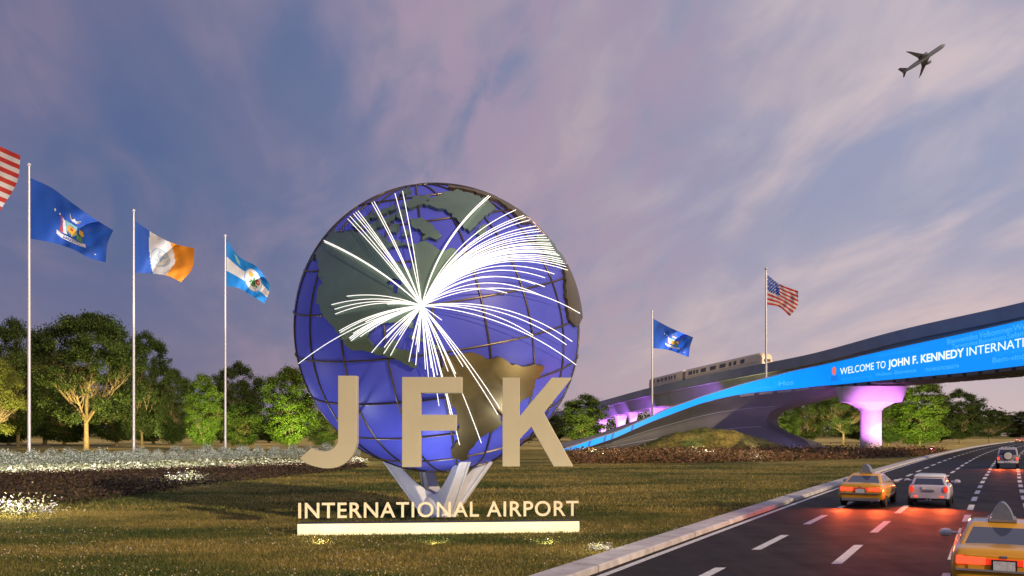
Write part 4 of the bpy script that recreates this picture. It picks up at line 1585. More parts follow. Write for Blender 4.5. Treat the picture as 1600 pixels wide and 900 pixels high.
TREES = [
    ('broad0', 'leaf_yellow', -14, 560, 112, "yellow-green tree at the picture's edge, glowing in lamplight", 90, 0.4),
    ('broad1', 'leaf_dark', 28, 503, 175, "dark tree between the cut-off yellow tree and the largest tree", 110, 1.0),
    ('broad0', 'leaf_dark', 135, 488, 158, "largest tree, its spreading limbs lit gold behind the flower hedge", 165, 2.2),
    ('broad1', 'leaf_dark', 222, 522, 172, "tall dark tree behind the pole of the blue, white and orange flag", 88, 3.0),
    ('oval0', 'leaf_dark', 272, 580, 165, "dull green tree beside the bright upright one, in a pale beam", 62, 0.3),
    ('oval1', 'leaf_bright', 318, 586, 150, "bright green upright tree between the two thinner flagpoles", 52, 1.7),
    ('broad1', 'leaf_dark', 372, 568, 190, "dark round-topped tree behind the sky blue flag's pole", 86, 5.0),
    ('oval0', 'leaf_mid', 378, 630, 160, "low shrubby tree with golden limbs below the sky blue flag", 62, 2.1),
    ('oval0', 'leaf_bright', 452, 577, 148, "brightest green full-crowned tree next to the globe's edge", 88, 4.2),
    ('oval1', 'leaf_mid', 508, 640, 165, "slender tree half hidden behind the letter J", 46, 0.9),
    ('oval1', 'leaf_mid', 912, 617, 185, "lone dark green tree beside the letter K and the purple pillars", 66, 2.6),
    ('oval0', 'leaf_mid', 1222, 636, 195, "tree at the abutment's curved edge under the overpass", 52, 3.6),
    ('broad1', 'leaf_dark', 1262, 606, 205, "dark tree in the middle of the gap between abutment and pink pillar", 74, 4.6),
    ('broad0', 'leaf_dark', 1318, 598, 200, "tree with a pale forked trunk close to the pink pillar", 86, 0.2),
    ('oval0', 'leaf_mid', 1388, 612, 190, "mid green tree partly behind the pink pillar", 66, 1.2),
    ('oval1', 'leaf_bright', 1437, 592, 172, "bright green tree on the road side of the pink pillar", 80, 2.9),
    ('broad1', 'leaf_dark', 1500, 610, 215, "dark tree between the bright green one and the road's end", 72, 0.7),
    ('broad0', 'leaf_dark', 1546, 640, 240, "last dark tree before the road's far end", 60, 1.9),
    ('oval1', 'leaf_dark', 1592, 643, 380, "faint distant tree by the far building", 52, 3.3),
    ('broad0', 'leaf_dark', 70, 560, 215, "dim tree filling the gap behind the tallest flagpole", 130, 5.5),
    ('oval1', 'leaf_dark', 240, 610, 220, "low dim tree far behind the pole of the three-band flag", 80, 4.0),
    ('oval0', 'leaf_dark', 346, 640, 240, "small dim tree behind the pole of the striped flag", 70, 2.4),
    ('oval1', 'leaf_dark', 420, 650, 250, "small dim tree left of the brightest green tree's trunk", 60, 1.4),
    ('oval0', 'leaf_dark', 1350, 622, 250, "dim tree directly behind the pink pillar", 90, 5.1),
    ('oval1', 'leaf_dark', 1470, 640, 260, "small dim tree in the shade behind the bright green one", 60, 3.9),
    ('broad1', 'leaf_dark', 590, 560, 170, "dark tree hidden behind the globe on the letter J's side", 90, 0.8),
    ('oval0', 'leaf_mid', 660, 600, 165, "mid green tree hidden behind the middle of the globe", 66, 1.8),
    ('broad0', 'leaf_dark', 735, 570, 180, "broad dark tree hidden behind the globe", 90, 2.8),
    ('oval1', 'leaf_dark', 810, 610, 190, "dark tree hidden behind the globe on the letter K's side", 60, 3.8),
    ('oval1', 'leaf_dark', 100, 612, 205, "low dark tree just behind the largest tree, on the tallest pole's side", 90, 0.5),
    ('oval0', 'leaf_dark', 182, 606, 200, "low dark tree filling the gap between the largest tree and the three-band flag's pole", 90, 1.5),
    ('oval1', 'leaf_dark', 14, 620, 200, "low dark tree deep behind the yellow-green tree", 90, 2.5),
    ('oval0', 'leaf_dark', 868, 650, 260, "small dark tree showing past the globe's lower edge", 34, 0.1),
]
for (kd, lf, px_, yt, d_, lab, wp, rz_) in TREES:
    tree(kd, lf, px_, yt, d_, lab, wp, rz_)
for (x_, y_, h_, kd, lab, rz_) in ((37, 7, 15, 'oval0', "slim unseen tree added across the road to shade the lawn", 0.5), (50, 19, 17, 'broad1', "broad tree across the road beyond the picture's edge", 1.5)):  # unseen trees, added to throw shade across the lawn
    tm, v, f, cms, h0, s0 = TV[kd]
    if 'leaf_dark' not in cms: cms['leaf_dark'] = np_mesh(kd + "_crown", v, f, M['leaf_dark'])
    t = thing("tree", lab, "tree", (x_, y_, 0), rz_, "added shade trees across the road")
    q = h_ / h0
    link_mesh("trunk", tm, t, scale=(q, q, q)); link_mesh("crown", cms['leaf_dark'], t, scale=(q * 1.2, q * 1.2, q))
# far wood on the horizon
cen = []
rngw = np.random.default_rng(5)
for k in range(300):
    x = rngw.uniform(-620, 560)
    y = rngw.uniform(520, 600)
    h = rngw.uniform(11, 19)
    m_ = 210
    o = rngw.normal(size=(m_, 3)); o /= np.linalg.norm(o, axis=1, keepdims=True)
    cen.append(np.array([x, y, h * .5]) + o * np.array([h * .8, h * .6, h * .5]))
v, f = leaf_quads(np.concatenate(cen), 1.5, 0.7)
tag(link_mesh("treeline", np_mesh("treeline", v, f, M['leaf_dark'])), kind='stuff')

# far building
fb = thing("far_building", "hazy grey low building beyond the road's far end", "building", tuple(P(1600, 674, 620) - Z(3.2)))
p = P(1600, 674, 620)
b = MB(); b.box((p.x, p.y, 4.0), (46, 14, 8.0)); b.build("wall", M['far_wall'], fb)
b = MB(); b.box((p.x, p.y, 8.3), (48, 15, 0.6)); b.build("roof", M['soffit'], fb)
for q in range(7):
    b = MB(); b.box((p.x - 19 + 6.2 * q, p.y - 7.03, 4.6), (3.6, 0.1, 2.2)); b.build("window", M['train_glass'], fb)

# ------------------------------------------------------------------ silver shrubs
def shrub_mesh(seed, n=1700):
    rng = np.random.default_rng(seed)
    o = rng.normal(size=(n, 3)); o[:, 2] = np.abs(o[:, 2])
    o /= np.linalg.norm(o, axis=1, keepdims=True)
    lob = 1 + .13 * np.sin(5 * np.arctan2(o[:, 1], o[:, 0]) + seed) + .1 * rng.normal(size=n)
    c = o * np.array([0.95, 0.95, 1.25]) * (rng.uniform(.55, 1, (n, 1))**.4) * lob[:, None]
    v, f = leaf_quads(c, 0.135, 0.5, rng=rng)
    return np_mesh("shrub_leaves", v, f, M['lavender'])


SH = [shrub_mesh(s) for s in (1, 2, 3)]
rs = random.Random(3)
hl = lambda px_: 734.5 - 0.030 * px_           # front line of the row, in the photo
places = []
px_ = -14
while px_ < 575:
    y = hl(px_) - 6
    g = G(px_, y)
    places.append((g, 1.0)); px_ += rs.uniform(19, 25)
px_ = -4
while px_ < 575:
    g = G(px_, hl(px_) - 12)
    places.append((g, 1.05)); px_ += rs.uniform(23, 30)
for k, (g, s_) in enumerate(places):
    sc_ = s_ * rs.uniform(.72, 1.12)
    o = link_mesh("silver_shrub", SH[k % 3], None, tuple(g), (sc_, sc_, sc_ * rs.uniform(.85, 1.1)), rs.uniform(0, 6))
    tag(o, "rounded silvery flowering shrub in the hedge row below the flagpoles", "shrub", "silver shrubs in the hedge row")


def scatter(poly_px, n, rng):
    """random ground points inside a region given in photo pixels, even over the ground"""
    pts = [G(x, y) for x, y in poly_px]
    pl = [(p.x, p.y) for p in pts]
    xs = [p[0] for p in pl]; ys = [p[1] for p in pl]
    out_ = []
    while len(out_) < n:
        X = rng.uniform(min(xs), max(xs), 4000); Y = rng.uniform(min(ys), max(ys), 4000)
        for x, y in zip(X, Y):
            if inside(x, y, pl): out_.append((x, y, 0.0))
            if len(out_) >= n: break
    return np.array(out_)


r1 = np.random.default_rng(21)
c = scatter([(-30, 747), (-30, 735.5), (300, 727), (560, 719), (560, 722), (300, 731), (0, 741)], 9000, r1)
c[:, 2] = np.abs(r1.normal(0, .22, len(c)))
v, f = leaf_quads(c, 0.24, 0.6, rng=r1)
tag(link_mesh("cream_flowers", np_mesh("cream_flowers", v, f, M['bed_cream'])), kind='stuff')
c = scatter([(-60, 800), (-40, 742), (300, 732), (560, 723), (575, 730), (520, 738), (330, 757), (150, 785)], 26000, r1)
c[:, 2] = np.abs(r1.normal(0, .16, len(c)))
v, f = leaf_quads(c, 0.20, 0.5, rng=r1)
tag(link_mesh("bedding_plants", np_mesh("bedding_plants", v, f, M['bed'])), kind='stuff')
c = scatter([(880, 725), (860, 714), (900, 708.5), (1280, 706), (1480, 706), (1440, 713), (1300, 719), (1100, 724)], 34000, r1)
c[:, 2] = np.abs(r1.normal(0, .42, len(c)))
v, f = leaf_quads(c, 0.36, 0.5, rng=r1)
tag(link_mesh("rust_bedding_plants", np_mesh("rust_bedding_plants", v, f, M['bed_red'])), kind='stuff')

# grass blades near the viewer
def kerb_x(d): return xe(d) - 1.75 * 1.2


def lawn_points(n, d0, d1, rng):
    out_ = []
    tot = 0
    while tot < n:
        d = np.sqrt(rng.uniform(d0**2, d1**2, n))
        d = d0 + (d1 - d0) * rng.uniform(0, 1, n)**1.25
        x = rng.uniform(-0.62, 0.5, n) * d
        k = x < (-8.33 + .515 * d + .00028 * d * d - 1.2)
        o = np.stack([x[k], d[k], np.zeros(k.sum())], 1)
        out_.append(o); tot += len(o)
    return np.concatenate(out_)[:n]


r2 = np.random.default_rng(31)
va, fa = blades(lawn_points(120000, 15, 36, r2), 0.075, 0.022, 0.55, r2)
vb, fb_ = blades(lawn_points(60000, 36, 85, r2), 0.10, 0.06, 0.6, r2)
tag(link_mesh("grass", np_mesh("grass", np.concatenate([va, vb]), np.concatenate([fa, fb_ + len(va)]), M['grass'])), kind='stuff')
c = lawn_points(5200, 15, 29, r2)
kk = (np.sin(c[:, 0] * .9 + c[:, 1] * .5) + np.sin(c[:, 0] * .37 - c[:, 1] * 1.1)) > -0.1
c = c[kk]
c[:, 2] = r2.uniform(.04, .16, len(c))
v, f = leaf_quads(c, 0.042, 0.8, rng=r2)
tag(link_mesh("wildflowers", np_mesh("wildflowers", v, f, M['flowers'])), kind='stuff')

# ------------------------------------------------------------------ floodlights in white flower clumps
FL_POS = [(32, 803, 2.1, "white flower clump glowing at the lawn's near edge, largest of all"), (290, 752, 1.9, "small glowing white flower clump on the dark bed below the three-band flag"),
          (556, 722, 1.6, "glowing white flower clump just behind the letter J"), (925, 714, 2.6, "glowing white flower clump beside the foot of the letter K"),
          (1101, 714, 2.6, "glowing white flower clump in front of the grass mound's middle"), (1177, 718.5, 2.0, "glowing white flower clump nearest the pink pillar"),
          (936, 861, 0.45, "little pale flower clump in the grass by the kerb")]
rf = np.random.default_rng(77)
for k, (px_, py_, rad, lab) in enumerate(FL_POS):
    g = G(px_, py_)
    rad *= .62
    n = 700
    c = rf.normal(size=(n, 3)) * np.array([rad * .55, rad * .42, 0])
    c[:, 2] = np.abs(rf.normal(0, rad * .22, n)) + 0.05
    c += np.array(g)
    t = thing("flower_clump", lab, "flowers", tuple(g), 0, "white flower clumps around the floodlights")
    v, f = leaf_quads(c - np.array(g), 0.085 * rad + .02, 0.55, rng=rf)
    link_mesh("blossoms", np_mesh("blossoms", v, f, M['clump']), t)
    fx = thing("floodlight", ["floodlight hidden in the largest white flower clump", "floodlight in the clump below the three-band flag", "floodlight in the clump behind the letter J", "floodlight in the clump at the foot of the letter K", "floodlight in the clump before the grass mound", "floodlight in the clump nearest the pink pillar", "small floodlight in the pale clump by the kerb"][k], "floodlight", (g.x, g.y + 0.1, 0), 0, "floodlights in the flower clumps")
    h_ = min(0.35, rad * .2)
    b = MB(); b.lathe([(0.02, -0.05), (h_ * .7, -0.05), (h_ * .7, h_ * .8), (h_ * .85, h_)], 14, (g.x, g.y + .1, 0)); b.build("housing", M['dark_metal'], fx, smooth=True)
    b = MB(); b.lathe([(0.01, h_ * 0.96), (h_ * .8, h_ * .97), (h_ * .8, h_ * .985), (0.01, h_ * .99)], 14, (g.x, g.y + .1, 0)); b.build("lens", M['lamp_white'], fx, smooth=True)
    point((g.x, g.y - rad * .7, rad * 0.9 + .2), 270 * rad * rad, (1.0, 0.92, 0.70), 0.12)

# ------------------------------------------------------------------ vehicles
def wheel(parent, x, y, r, wd):
    b_ = MB()
    b_.lathe([(r * .55, -wd / 2), (r * .93, -wd / 2), (r, -wd * .35), (r, wd * .35), (r * .93, wd / 2), (r * .55, wd / 2)], 24, (x, y, r), axis='x')
    wh = b_.build("wheel", M['rubber'], parent, smooth=True, local=True)
    b_ = MB()
    s = 1 if x > 0 else -1
    b_.lathe([(0.02, s * wd * .42), (r * .2, s * wd * .44), (r * .35, s * wd * .3), (r * .6, s * wd * .46), (r * .6, -s * wd * .2), (0.02, -s * wd * .2)], 20, (x, y, r), axis='x')
    b_.build("rim", M['rim'], wh, smooth=True, local=True)


def body_loft(st, sub=2):
    rings = []
    for (y, hw, zb, zt) in st:
        h = zt - zb
        half = [(hw * .80, zb), (hw * .96, zb + .06), (hw * 1.0, zb + .34 * h), (hw * .995, zb + .62 * h), (hw * .95, zt - .10 * h), (hw * .84, zt), (hw * .4, zt + .015)]
        rings.append([Vector((x, y, z)) for x, z in half] + [Vector((-x, y, z)) for x, z in reversed(half)])
    b_ = MB(); b_.loft(rings)
    return b_


def quad_panel(parent, name, m, pts, th, nrm_, **kw):
    b_ = MB()
    b_.prism([Vector(p) + Vector(nrm_) * 0.004 for p in pts], Vector(nrm_) * -th if th < 0 else Vector(nrm_) * th)
    return b_.build(name, m, parent, local=True, **kw)


def cabin(b_, base, roof, zb, zr, hb, hr):
    """base=(y_rear,y_front), roof likewise"""
    rings = [[Vector((-hb, base[0], zb)), Vector((hb, base[0], zb)), Vector((hb, base[1], zb)), Vector((-hb, base[1], zb))],
             [Vector((-hr, roof[0], zr - .07)), Vector((hr, roof[0], zr - .07)), Vector((hr, roof[1], zr - .07)), Vector((-hr, roof[1], zr - .07))],
             [Vector((-hr * .86, roof[0] + .12, zr)), Vector((hr * .86, roof[0] + .12, zr)), Vector((hr * .86, roof[1] - .12, zr)), Vector((-hr * .86, roof[1] - .12, zr))]]
    b_.loft(rings)
    return rings


def lerp(a, b_, t): return a + (b_ - a) * t


def add_windows(parent, R0, R1, lo=.10, hi=.93, inset=.07, skip_rear=False):
    """glass panels on the four sloping faces between two rings, 6 mm proud"""
    idx = [(0, 1, 'rear_window'), (1, 2, 'side_window'), (2, 3, 'windscreen'), (3, 0, 'side_window')]
    for a, c, nm in idx:
        A0, B0, A1, B1 = R0[a], R0[c], R1[a], R1[c]
        n_ = (B0 - A0).cross(A1 - A0).normalized()
        def q(u, v): return lerp(lerp(A0, B0, u), lerp(A1, B1, u), v)
        spans = [(inset, 1 - inset)] if 'side' not in nm else [(.08, .47), (.51, .90)]
        for u0, u1 in spans:
            pts = [q(u0, lo), q(u1, lo), q(u1 - .02, hi), q(u0 + .02, hi)]
            b_ = MB(); b_.prism([p + n_ * .010 for p in pts], n_ * -.03)
            b_.build(nm, M['car_glass'], parent, local=True, bevel=0.012)


def mirror(parent, x, y, z, m):
    b_ = MB()
    s = 1 if x > 0 else -1
    ring = lambda k, r_: [Vector((x + s * k, y + .09 * r_ * math.cos(a) , z + .085 * r_ * math.sin(a))) for a in [2 * PI * q / 10 for q in range(10)]]
    b_.loft([ring(-.16, .3), ring(-.03, .45), ring(0.0, 1.0), ring(.10, 1.1), ring(.19, .8), ring(.21, .3)])
    b_.build("wing_mirror", m, parent, smooth=True, local=True)


def topper(parent, y, z, s=1.0, m=None):
    """fin-shaped advertising board across the roof"""
    b_ = MB()
    prof = []
    for k in range(13):
        a = PI * k / 12
        prof.append((.25 * s * math.cos(a) * (1 - .35 * math.sin(a)), .43 * s * math.sin(a)**0.9))
    b_.loft([[Vector((x * .9, y - .5 * s, z + .06 + h * .9)) for x, h in prof], [Vector((x, y - .42 * s, z + .06 + h)) for x, h in prof], [Vector((x * .9, y + .4 * s, z + .06 + h * .8)) for x, h in prof]])
    t_ = b_.build("roof_sign", M['topper'], parent, smooth=True, sharp=40, local=True)
    b_ = MB(); b_.box((0, y, z + .035), (.60 * s, 1.0 * s, .07)); b_.build("sign_base", M['bumper'], t_, local=True, bevel=.015)
    b_ = MB(); b_.box((0, y - .47 * s, z + .12), (.40 * s, .03, .07)); b_.build("sign_band", M['plate'], t_, local=True)


def sedan(label, paint, loc, heading, full=True, name="taxi", cat="taxi", group=None, bulge=1.0):
    t = thing(name, label, cat, loc, heading, group)
    st = [(0.0, .80, .42, .80), (.05, .875, .30, .96), (.16, .90, .27, 1.00), (.6, .915, .25, 1.02), (1.2, .925, .24, 1.0), (2.6, .93, .24, .97), (3.5, .925, .24, .95), (4.2, .91, .25, .88), (4.75, .86, .28, .76), (4.92, .78, .36, .62)]
    body_loft(st).build("body", paint, t, smooth=True, sharp=60, local=True, sub=2)
    b_ = MB()
    Rg = cabin(b_, (.62, 3.75), (1.42, 2.75), .97, 1.37, .78, .62)
    b_.build("cabin", paint, t, local=True, bevel=.05, smooth=True, sharp=50)
    add_windows(t, Rg[0], Rg[1])
    for x in (-1, 1):
        for y in (.95, 3.95): wheel(t, x * .80, y, .33, .22)
        b_ = MB(); b_.prism([(x * .80, -.012, .70), (x * .30, -.028, .70), (x * .30, -.028, .83), (x * .80, -.012, .85)], (0, .08, 0))
        b_.build("tail_light", M['tail'], t, local=True, bevel=.015)
        mirror(t, x * .98, 2.95, .98, M['white_paint'])
    b_ = MB(); b_.box((0, -.01, .765), (.58, .05, .11)); b_.build("tail_band", M['tail_dim'], t, local=True)
    b_ = MB(); b_.box((0, -.02, .60), (1.62, .08, .035)); b_.build("bumper_strip", M['bumper'], t, local=True)
    b_ = MB(); b_.box((0, -.045, .70), (.36, .03, .17)); pl = b_.build("number_plate", M['plate'], t, local=True)
    b_ = MB(); b_.box((0, -.035, .70), (.42, .03, .22)); b_.build("plate_frame", M['dark_metal'], pl, local=True)
    b_ = MB(); b_.box((0, 0.02, .34), (1.5, .10, .13)); b_.build("bumper_valance", M['bumper'], t, local=True, bevel=.02)
    b_ = MB(); b_.tube([(.45, -.02, .27), (.45, .4, .27)], .035, 8); b_.build("exhaust", M['rim'], t, local=True)
    b_ = MB(); b_.loft([[Vector((x_, y_, z_)) for x_, z_ in ((-.60, .565), (.60, .565), (.64, .88), (-.64, .88))] for y_, in ((-.008,), (.10,))]); b_.build("boot_lid", paint, t, local=True, bevel=.012)
    b_ = MB(); b_.box((0, -.014, .86), (.12, .02, .05)); b_.build("badge", M['rim'], t, local=True, bevel=.008)
    for x in (-.30, .30):
        b_ = MB(); b_.loft([[Vector((x + .12 * math.cos(a), y_, 1.06 + .13 * math.sin(a))) for a in [2 * PI * q / 12 for q in range(12)]] for y_ in (1.52, 1.60)]); b_.build("headrest", M['bumper'], t, local=True)
    if full: topper(t, 1.95, 1.368, .86)
    return t


def road_pose(px_, d):
    x = (px_ - CX) / F * d
    s = .515 + .00056 * d
    return Vector((x, d, 0.004)), -math.atan(s)


def tail_glow(pos, hd, wd=0.7, power=26, back=0.35):
    f_ = Vector((math.sin(-hd), math.cos(-hd), 0))
    r_ = Vector((f_.y, -f_.x, 0))
    for s in (-1, 1):
        p = pos - f_ * back + r_ * s * wd + Vector((0, 0, .75))
        spot(p, p - f_ * 3.6 + Vector((0, 0, -.9)), power * 2.0, (1.0, .12, .03), 125, .8, .08)


pos, hd = road_pose(1344, 37.6)
sedan("yellow taxi in the lane by the kerb, its side showing", M['taxi'], pos, hd - .03, group="yellow taxis on the road")
tail_glow(pos, hd, power=240)
pos, hd = road_pose(1569, 16.6)
sedan("yellow taxi cut off by the picture's corner, nearest of all cars", M['taxi'], pos, hd, group="yellow taxis on the road")
tail_glow(pos, hd, power=60)
pos, hd = road_pose(1591, 255)
sedan("tiny red car far down the road", M['red_paint'], pos, hd, False, "red_car", "car")
for nm_ in (1,):
    pass


def hatchback(label, loc, heading):
    t = thing("hatchback_car", label, "car", loc, heading)
    st = [(0.0, .66, .42, .78), (.04, .76, .32, .88), (.14, .82, .26, .94), (.6, .845, .22, .96), (1.6, .845, .22, .95), (2.6, .845, .22, .94), (3.2, .82, .24, .86), (3.58, .72, .30, .70), (3.66, .6, .38, .6)]
    body_loft(st).build("body", M['silver'], t, smooth=True, sharp=60, local=True, sub=2)
    b_ = MB()
    Rg = cabin(b_, (.10, 2.62), (.34, 2.0), .91, 1.31, .70, .585)
    b_.build("cabin", M['silver'], t, local=True, bevel=.04, smooth=True, sharp=50)
    b_ = MB()
    b_.loft([[Vector((sx * .60, y, 1.245)) for sx, y in ((-1, .30), (1, .30), (1, 2.03), (-1, 2.03))], [Vector((sx * .58, y, 1.32)) for sx, y in ((-1, .36), (1, .36), (1, 1.95), (-1, 1.95))], [Vector((sx * .45, y, 1.355)) for sx, y in ((-1, .55), (1, .55), (1, 1.8), (-1, 1.8))]])
    b_.build("roof", M['white_paint'], t, local=True, bevel=.03, smooth=True, sharp=50)
    add_windows(t, Rg[0], Rg[1], .05, .82)
    for x in (-1, 1):
        for y in (.62, 3.0): wheel(t, x * .74, y, .30, .20)
        b_ = MB()
        b_.loft([[Vector((x * .655 + .085 * k * math.cos(a), yy, .74 + .145 * k * math.sin(a))) for a in [2 * PI * q / 16 for q in range(16)]] for k, yy in ((1, .10), (1, -.005), (.7, -.035))])
        b_.build("tail_light", M['tail_dim'], t, smooth=True, local=True)
        b_ = MB(); b_.box((x * .5, -.03, .43), (.14, .04, .05)); b_.build("fog_light", M['tail'], t, local=True)
        mirror(t, x * .93, 2.35, .98, M['silver'])
    b_ = MB(); b_.box((0, -.018, .79), (.50, .03, .12)); b_.build("number_plate", M['plate'], t, local=True)
    b_ = MB(); b_.box((0, -.02, .665), (.46, .05, .05)); b_.build("boot_handle", M['rim'], t, local=True, bevel=.015)
    b_ = MB(); b_.loft([[Vector((x_, y_, z_)) for x_, y_ in ((-.78, .16), (-.70, -.02), (0, -.06), (.70, -.02), (.78, .16))] for z_ in (.36, .43, .50)], closed=False, cap=False)
    b_.build("bumper", M['silver'], t, local=True)
    for x in (-.07, .07):
        b_ = MB(); b_.tube([(x, -.06, .30), (x, .3, .30)], .04, 10); b_.build("exhaust", M['rim'], t, smooth=True, local=True)
    b_ = MB(); b_.tube([(0, .6, 1.35), (0, .45, 1.60)], .006, 5); b_.build("aerial", M['dark_metal'], t, local=True)
    return t


pos, hd = road_pose(1451, 38.0)
hatchback("small silver hatchback with a white roof beside the taxi", pos, hd)
tail_glow(pos, hd, .6, 240)


def offroader(label, loc, heading):
    t = thing("offroad_car", label, "car", loc, heading)
    b_ = MB()
    b_.loft([[Vector((sx * .80, y, z)) for sx, z in ((-1, .55), (1, .55), (1, 1.08), (.97, 1.12), (-.97, 1.12), (-1, 1.08))] for y in (0.0, 2.6)] + [[Vector((sx * .66, y, z)) for sx, z in ((-1, .55), (1, .55), (1, 1.04), (.97, 1.07), (-.97, 1.07), (-1, 1.04))] for y in (2.75, 3.9)])
    b_.build("body", M['grey_paint'], t, local=True, bevel=.03)
    b_ = MB()
    Rg = cabin(b_, (.02, 2.55), (.10, 2.25), 1.10, 1.80, .78, .68)
    b_.build("hard_top", M['grey_paint'], t, local=True, bevel=.04)
    add_windows(t, Rg[0], Rg[1], .12, .84)
    for x in (-1, 1):
        for y in (.60, 3.2): wheel(t, x * .76, y, .40, .26)
        b_ = MB(); b_.box((x * .70, -.03, .86), (.15, .07, .20)); b_.build("tail_light", M['tail'], t, local=True, bevel=.01)
        b_ = MB()
        b_.loft([[Vector((x * k, y, z)) for k, z in ((.79, .86), (1.0, .84), (1.0, .90), (.79, .92))] for y in (.08, 1.15)])
        b_.build("fender", M['bumper'], t, local=True)
        mirror(t, x * .98, 2.3, 1.22, M['bumper'])
    b_ = MB(); b_.lathe([(.12, -.24), (.34, -.23), (.385, -.16), (.385, -.06), (.30, -.02), (.02, -.02)], 28, (.02, 0, 1.10), axis='y'); sw = b_.build("spare_wheel", M['rubber'], t, smooth=True, local=True)
    b_ = MB(); b_.lathe([(.01, -.262), (.29, -.255), (.315, -.22), (.315, -.20), (.01, -.20)], 28, (.02, 0, 1.10), axis='y'); b_.build("wheel_cover", M['white_paint'], sw, smooth=True, local=True)
    b_ = MB(); b_.box((0, -.08, .56), (1.56, .16, .16)); b_.build("bumper", M['white_paint'], t, local=True, bevel=.02)
    b_ = MB(); b_.box((0, -.17, .60), (.42, .02, .12)); b_.build("number_plate", M['plate'], t, local=True)
    for x in (-.4, -.13, .13, .4):
        b_ = MB(); b_.box((x, .16, 1.83), (.13, .10, .07)); b_.build("roof_lamp", M['white_paint'], t, local=True, bevel=.015)
    return t


pos, hd = road_pose(1574.5, 76.6)
offroader("grey off-road car with a spare wheel on its back, far lane", pos, hd)
tail_glow(pos, hd, .68, 200, .4)

# ------------------------------------------------------------------ aircraft
plane = thing("airliner", "twin-engine airliner climbing away high in the sky", "aircraft")
b = MB()
prof = [(0.05, 32), (0.9, 31.2), (1.9, 29.5), (2.7, 27), (3.0, 23), (3.0, -12), (2.6, -18), (1.8, -25), (0.9, -30), (0.25, -32)]
b.lathe(prof, 20, (0, 0, 0), axis='y')
b.build("fuselage", M['plane'], plane, smooth=True, local=True)
def wing(nm, stations, m):
    b_ = MB()
    rings = []
    for x, yl, yt, z, th in stations:
        rings.append([Vector((x, yl, z)), Vector((x, lerp(yl, yt, .35), z + th)), Vector((x, yt, z)), Vector((x, lerp(yl, yt, .35), z - th))])
    b_.loft(rings)
    return b_.build(nm, m, plane, smooth=True, sharp=40, local=True)
for s in (-1, 1):
    wing("wing", [(s * 1.5, 9, -5.5, -1.6, .8), (s * 10, 2.0, -6.2, -0.9, .5), (s * 27, -10.6, -13.6, 1.0, .2), (s * 30.5, -14.4, -15.8, 1.8, .08)], M['plane_dark'])
    wing("tailplane", [(s * .8, -24.5, -30, .6, .35), (s * 10.5, -30.5, -33, 1.4, .12)], M['plane_dark'])
    b = MB(); b.lathe([(1.5, 7.2), (1.9, 6.5), (1.9, 3.5), (1.3, 0.3), (.6, -1.0)], 18, (s * 9.6, 0, -3.0), axis='y'); e_ = b.build("engine", M['plane'], plane, smooth=True, local=True)
    b = MB(); b.loft([[Vector((s * 9.6 + dx, 5, -1.6)), Vector((s * 9.6 + dx, -2, -1.6)), Vector((s * 9.6 + dx, -3, -.9)), Vector((s * 9.6 + dx, 3, -.9))] for dx in (-.25, .25)]); b.build("pylon", M['plane_dark'], e_, local=True)
b = MB(); b.loft([[Vector((-.3, -22, 2)), Vector((.3, -22, 2)), Vector((.3, -31, 1.5)), Vector((-.3, -31, 1.5))], [Vector((-.12, -30, 11)), Vector((.12, -30, 11)), Vector((.12, -33.5, 11)), Vector((-.12, -33.5, 11))]])
b.build("tail_fin", M['plane_dark'], plane, local=True)
vw = (P(1443, 92, 1270) - CAMP).normalized()
vr = vw.cross(Vector((0, 0, 1))).normalized()
vup = vr.cross(vw)
Fv = (vr * 62 + vw * 6.1 + vup * 33).normalized()
Sv = vr * -17 + vw * -49 + vup * 41; Sv = (Sv - Fv * Sv.dot(Fv)).normalized()
Uv = Sv.cross(Fv)
m3 = Matrix((Sv, Fv, Uv)).transposed()
plane.matrix_world = Matrix.Translation(P(1443, 92, 1270)) @ m3.to_4x4()

# ------------------------------------------------------------------ lamps of the place
warm = (1.0, 0.86, 0.62)
# the letters and sign
for x, px_ in ((-9.5, 0), (-2.6, 0), (4.2, 0)):
    spot((x, 19.0, 0.25), (x * .55 - 1.2, 28, 3.4), 60, warm, 75, .8, .4, .1)
for x in (-5.5, -2.2, 1.0):
    spot((x, 25.2, 0.12), (x, 27.8, 0.7), 110, warm, 110, .9, .1)
# globe uplights (cool white)
for x, y in ((-8.2, 30.0), (-2.6, 29.6), (3.0, 30.2)):
    spot((x, y, 0.2), (GC.x + (x - GC.x) * .3, 31.5, 5.2), 620, (0.80, 0.84, 1.0), 110, .9, .5, .12)
spot((GC.x + 15, 25, .3), GC + Vector((2.5, -1, .5)), 2600, (1.0, .86, .62), 42, .8, .5, .1)
spot((GC.x - .3, 29.6, .15), (GC.x, 33.6, 1.2), 130, (.85, .88, 1.0), 80, .8, .2)
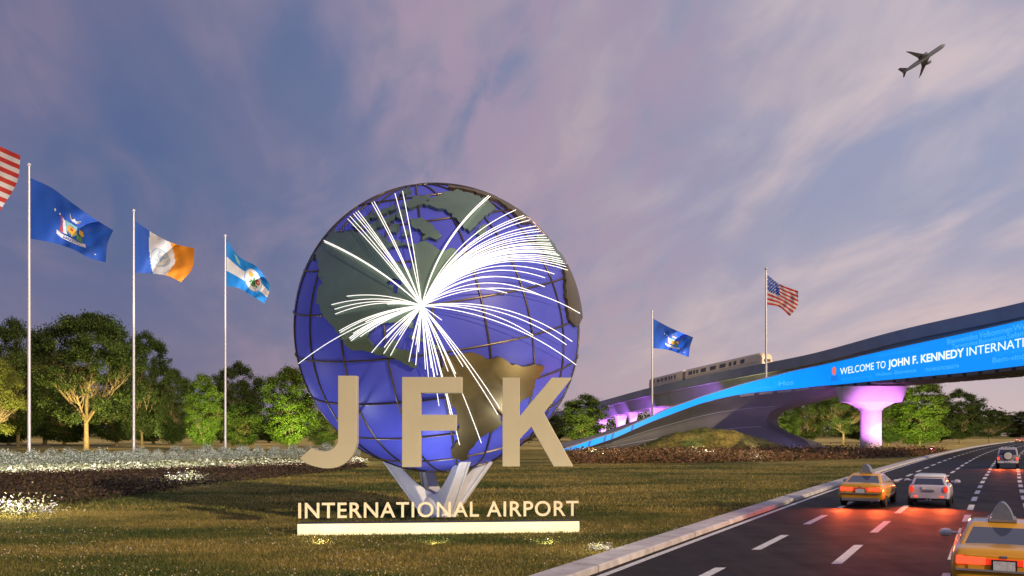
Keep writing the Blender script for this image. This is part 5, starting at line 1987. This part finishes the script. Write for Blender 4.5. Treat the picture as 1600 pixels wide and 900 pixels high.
# pillar, abutment
spot((pc.x - 3, pc.y - 9, .3), (pc.x, pc.y, 7.0), 17000, (.80, .24, .95), 60, .7, .3)
spot((pc.x + 7, pc.y - 7, .3), (pc.x, pc.y, 6.5), 12500, (.80, .24, .95), 70, .7, .3)
spot((pc.x - 12, pc.y - 4, .3), P(1215, 655, 158), 15000, (.82, .50, 1.0), 75, .8, .3)
for px_ in (1085, 1180):
    g = G(px_, 708); spot(g + Z(.4), P(px_ - 8, 640, 160), 4200, (.95, .9, .85), 38, .8, .2)
# trees
for px_, d_, pw, cl in ((-14, 104, 9000, (1, .85, .35)), (135, 146, 16000, (1, .80, .30)), (60, 150, 4000, (1, .8, .3)), (225, 160, 4500, (1, .85, .4)), (318, 140, 9000, (.85, 1, .35)), (290, 150, 3000, (1, .9, .5)), (380, 150, 5500, (1, .75, .3)),
                        (456, 138, 10500, (.85, 1, .3)), (515, 155, 4500, (1, .85, .35)), (912, 174, 8000, (1, .85, .35)), (1222, 184, 6500, (1, .85, .35)), (1320, 188, 9000, (1, .8, .35)), (1272, 190, 3500, (1, .85, .4)),
                        (1440, 158, 15000, (.9, 1, .35)), (1395, 178, 5000, (.9, 1, .4)), (1500, 200, 5500, (1, .85, .45)), (1548, 226, 4000, (1, .85, .45))):
    p = P(px_, 700, d_); p.z = .4
    q = P(px_, 700, d_ + 9); q.z = 9
    spot(p, q, pw * 2.6, cl, 110, .8, .3)
# hedge row
for px_, pw in ((10, 1500), (95, 1500), (180, 1300), (270, 1500), (360, 1300), (450, 1500), (540, 1200)):
    g = G(px_, hl(px_) + 9); spot(g + Z(1.6), G(px_, hl(px_) - 7) + Z(.6), pw * 2.6, (1, .95, .88), 130, .9, .2)

# ------------------------------------------------------------------ render settings
SC.render.engine = 'CYCLES'
SC.cycles.use_denoising = True
SC.cycles.max_bounces = 5
SC.cycles.diffuse_bounces = 2
SC.cycles.glossy_bounces = 3
SC.cycles.transmission_bounces = 3
SC.cycles.sample_clamp_indirect = 4
SC.cycles.caustics_reflective = False
SC.cycles.caustics_refractive = False
SC.view_settings.view_transform = 'Standard'
SC.view_settings.look = 'None'
SC.view_settings.exposure = 0
SC.view_settings.gamma = 1
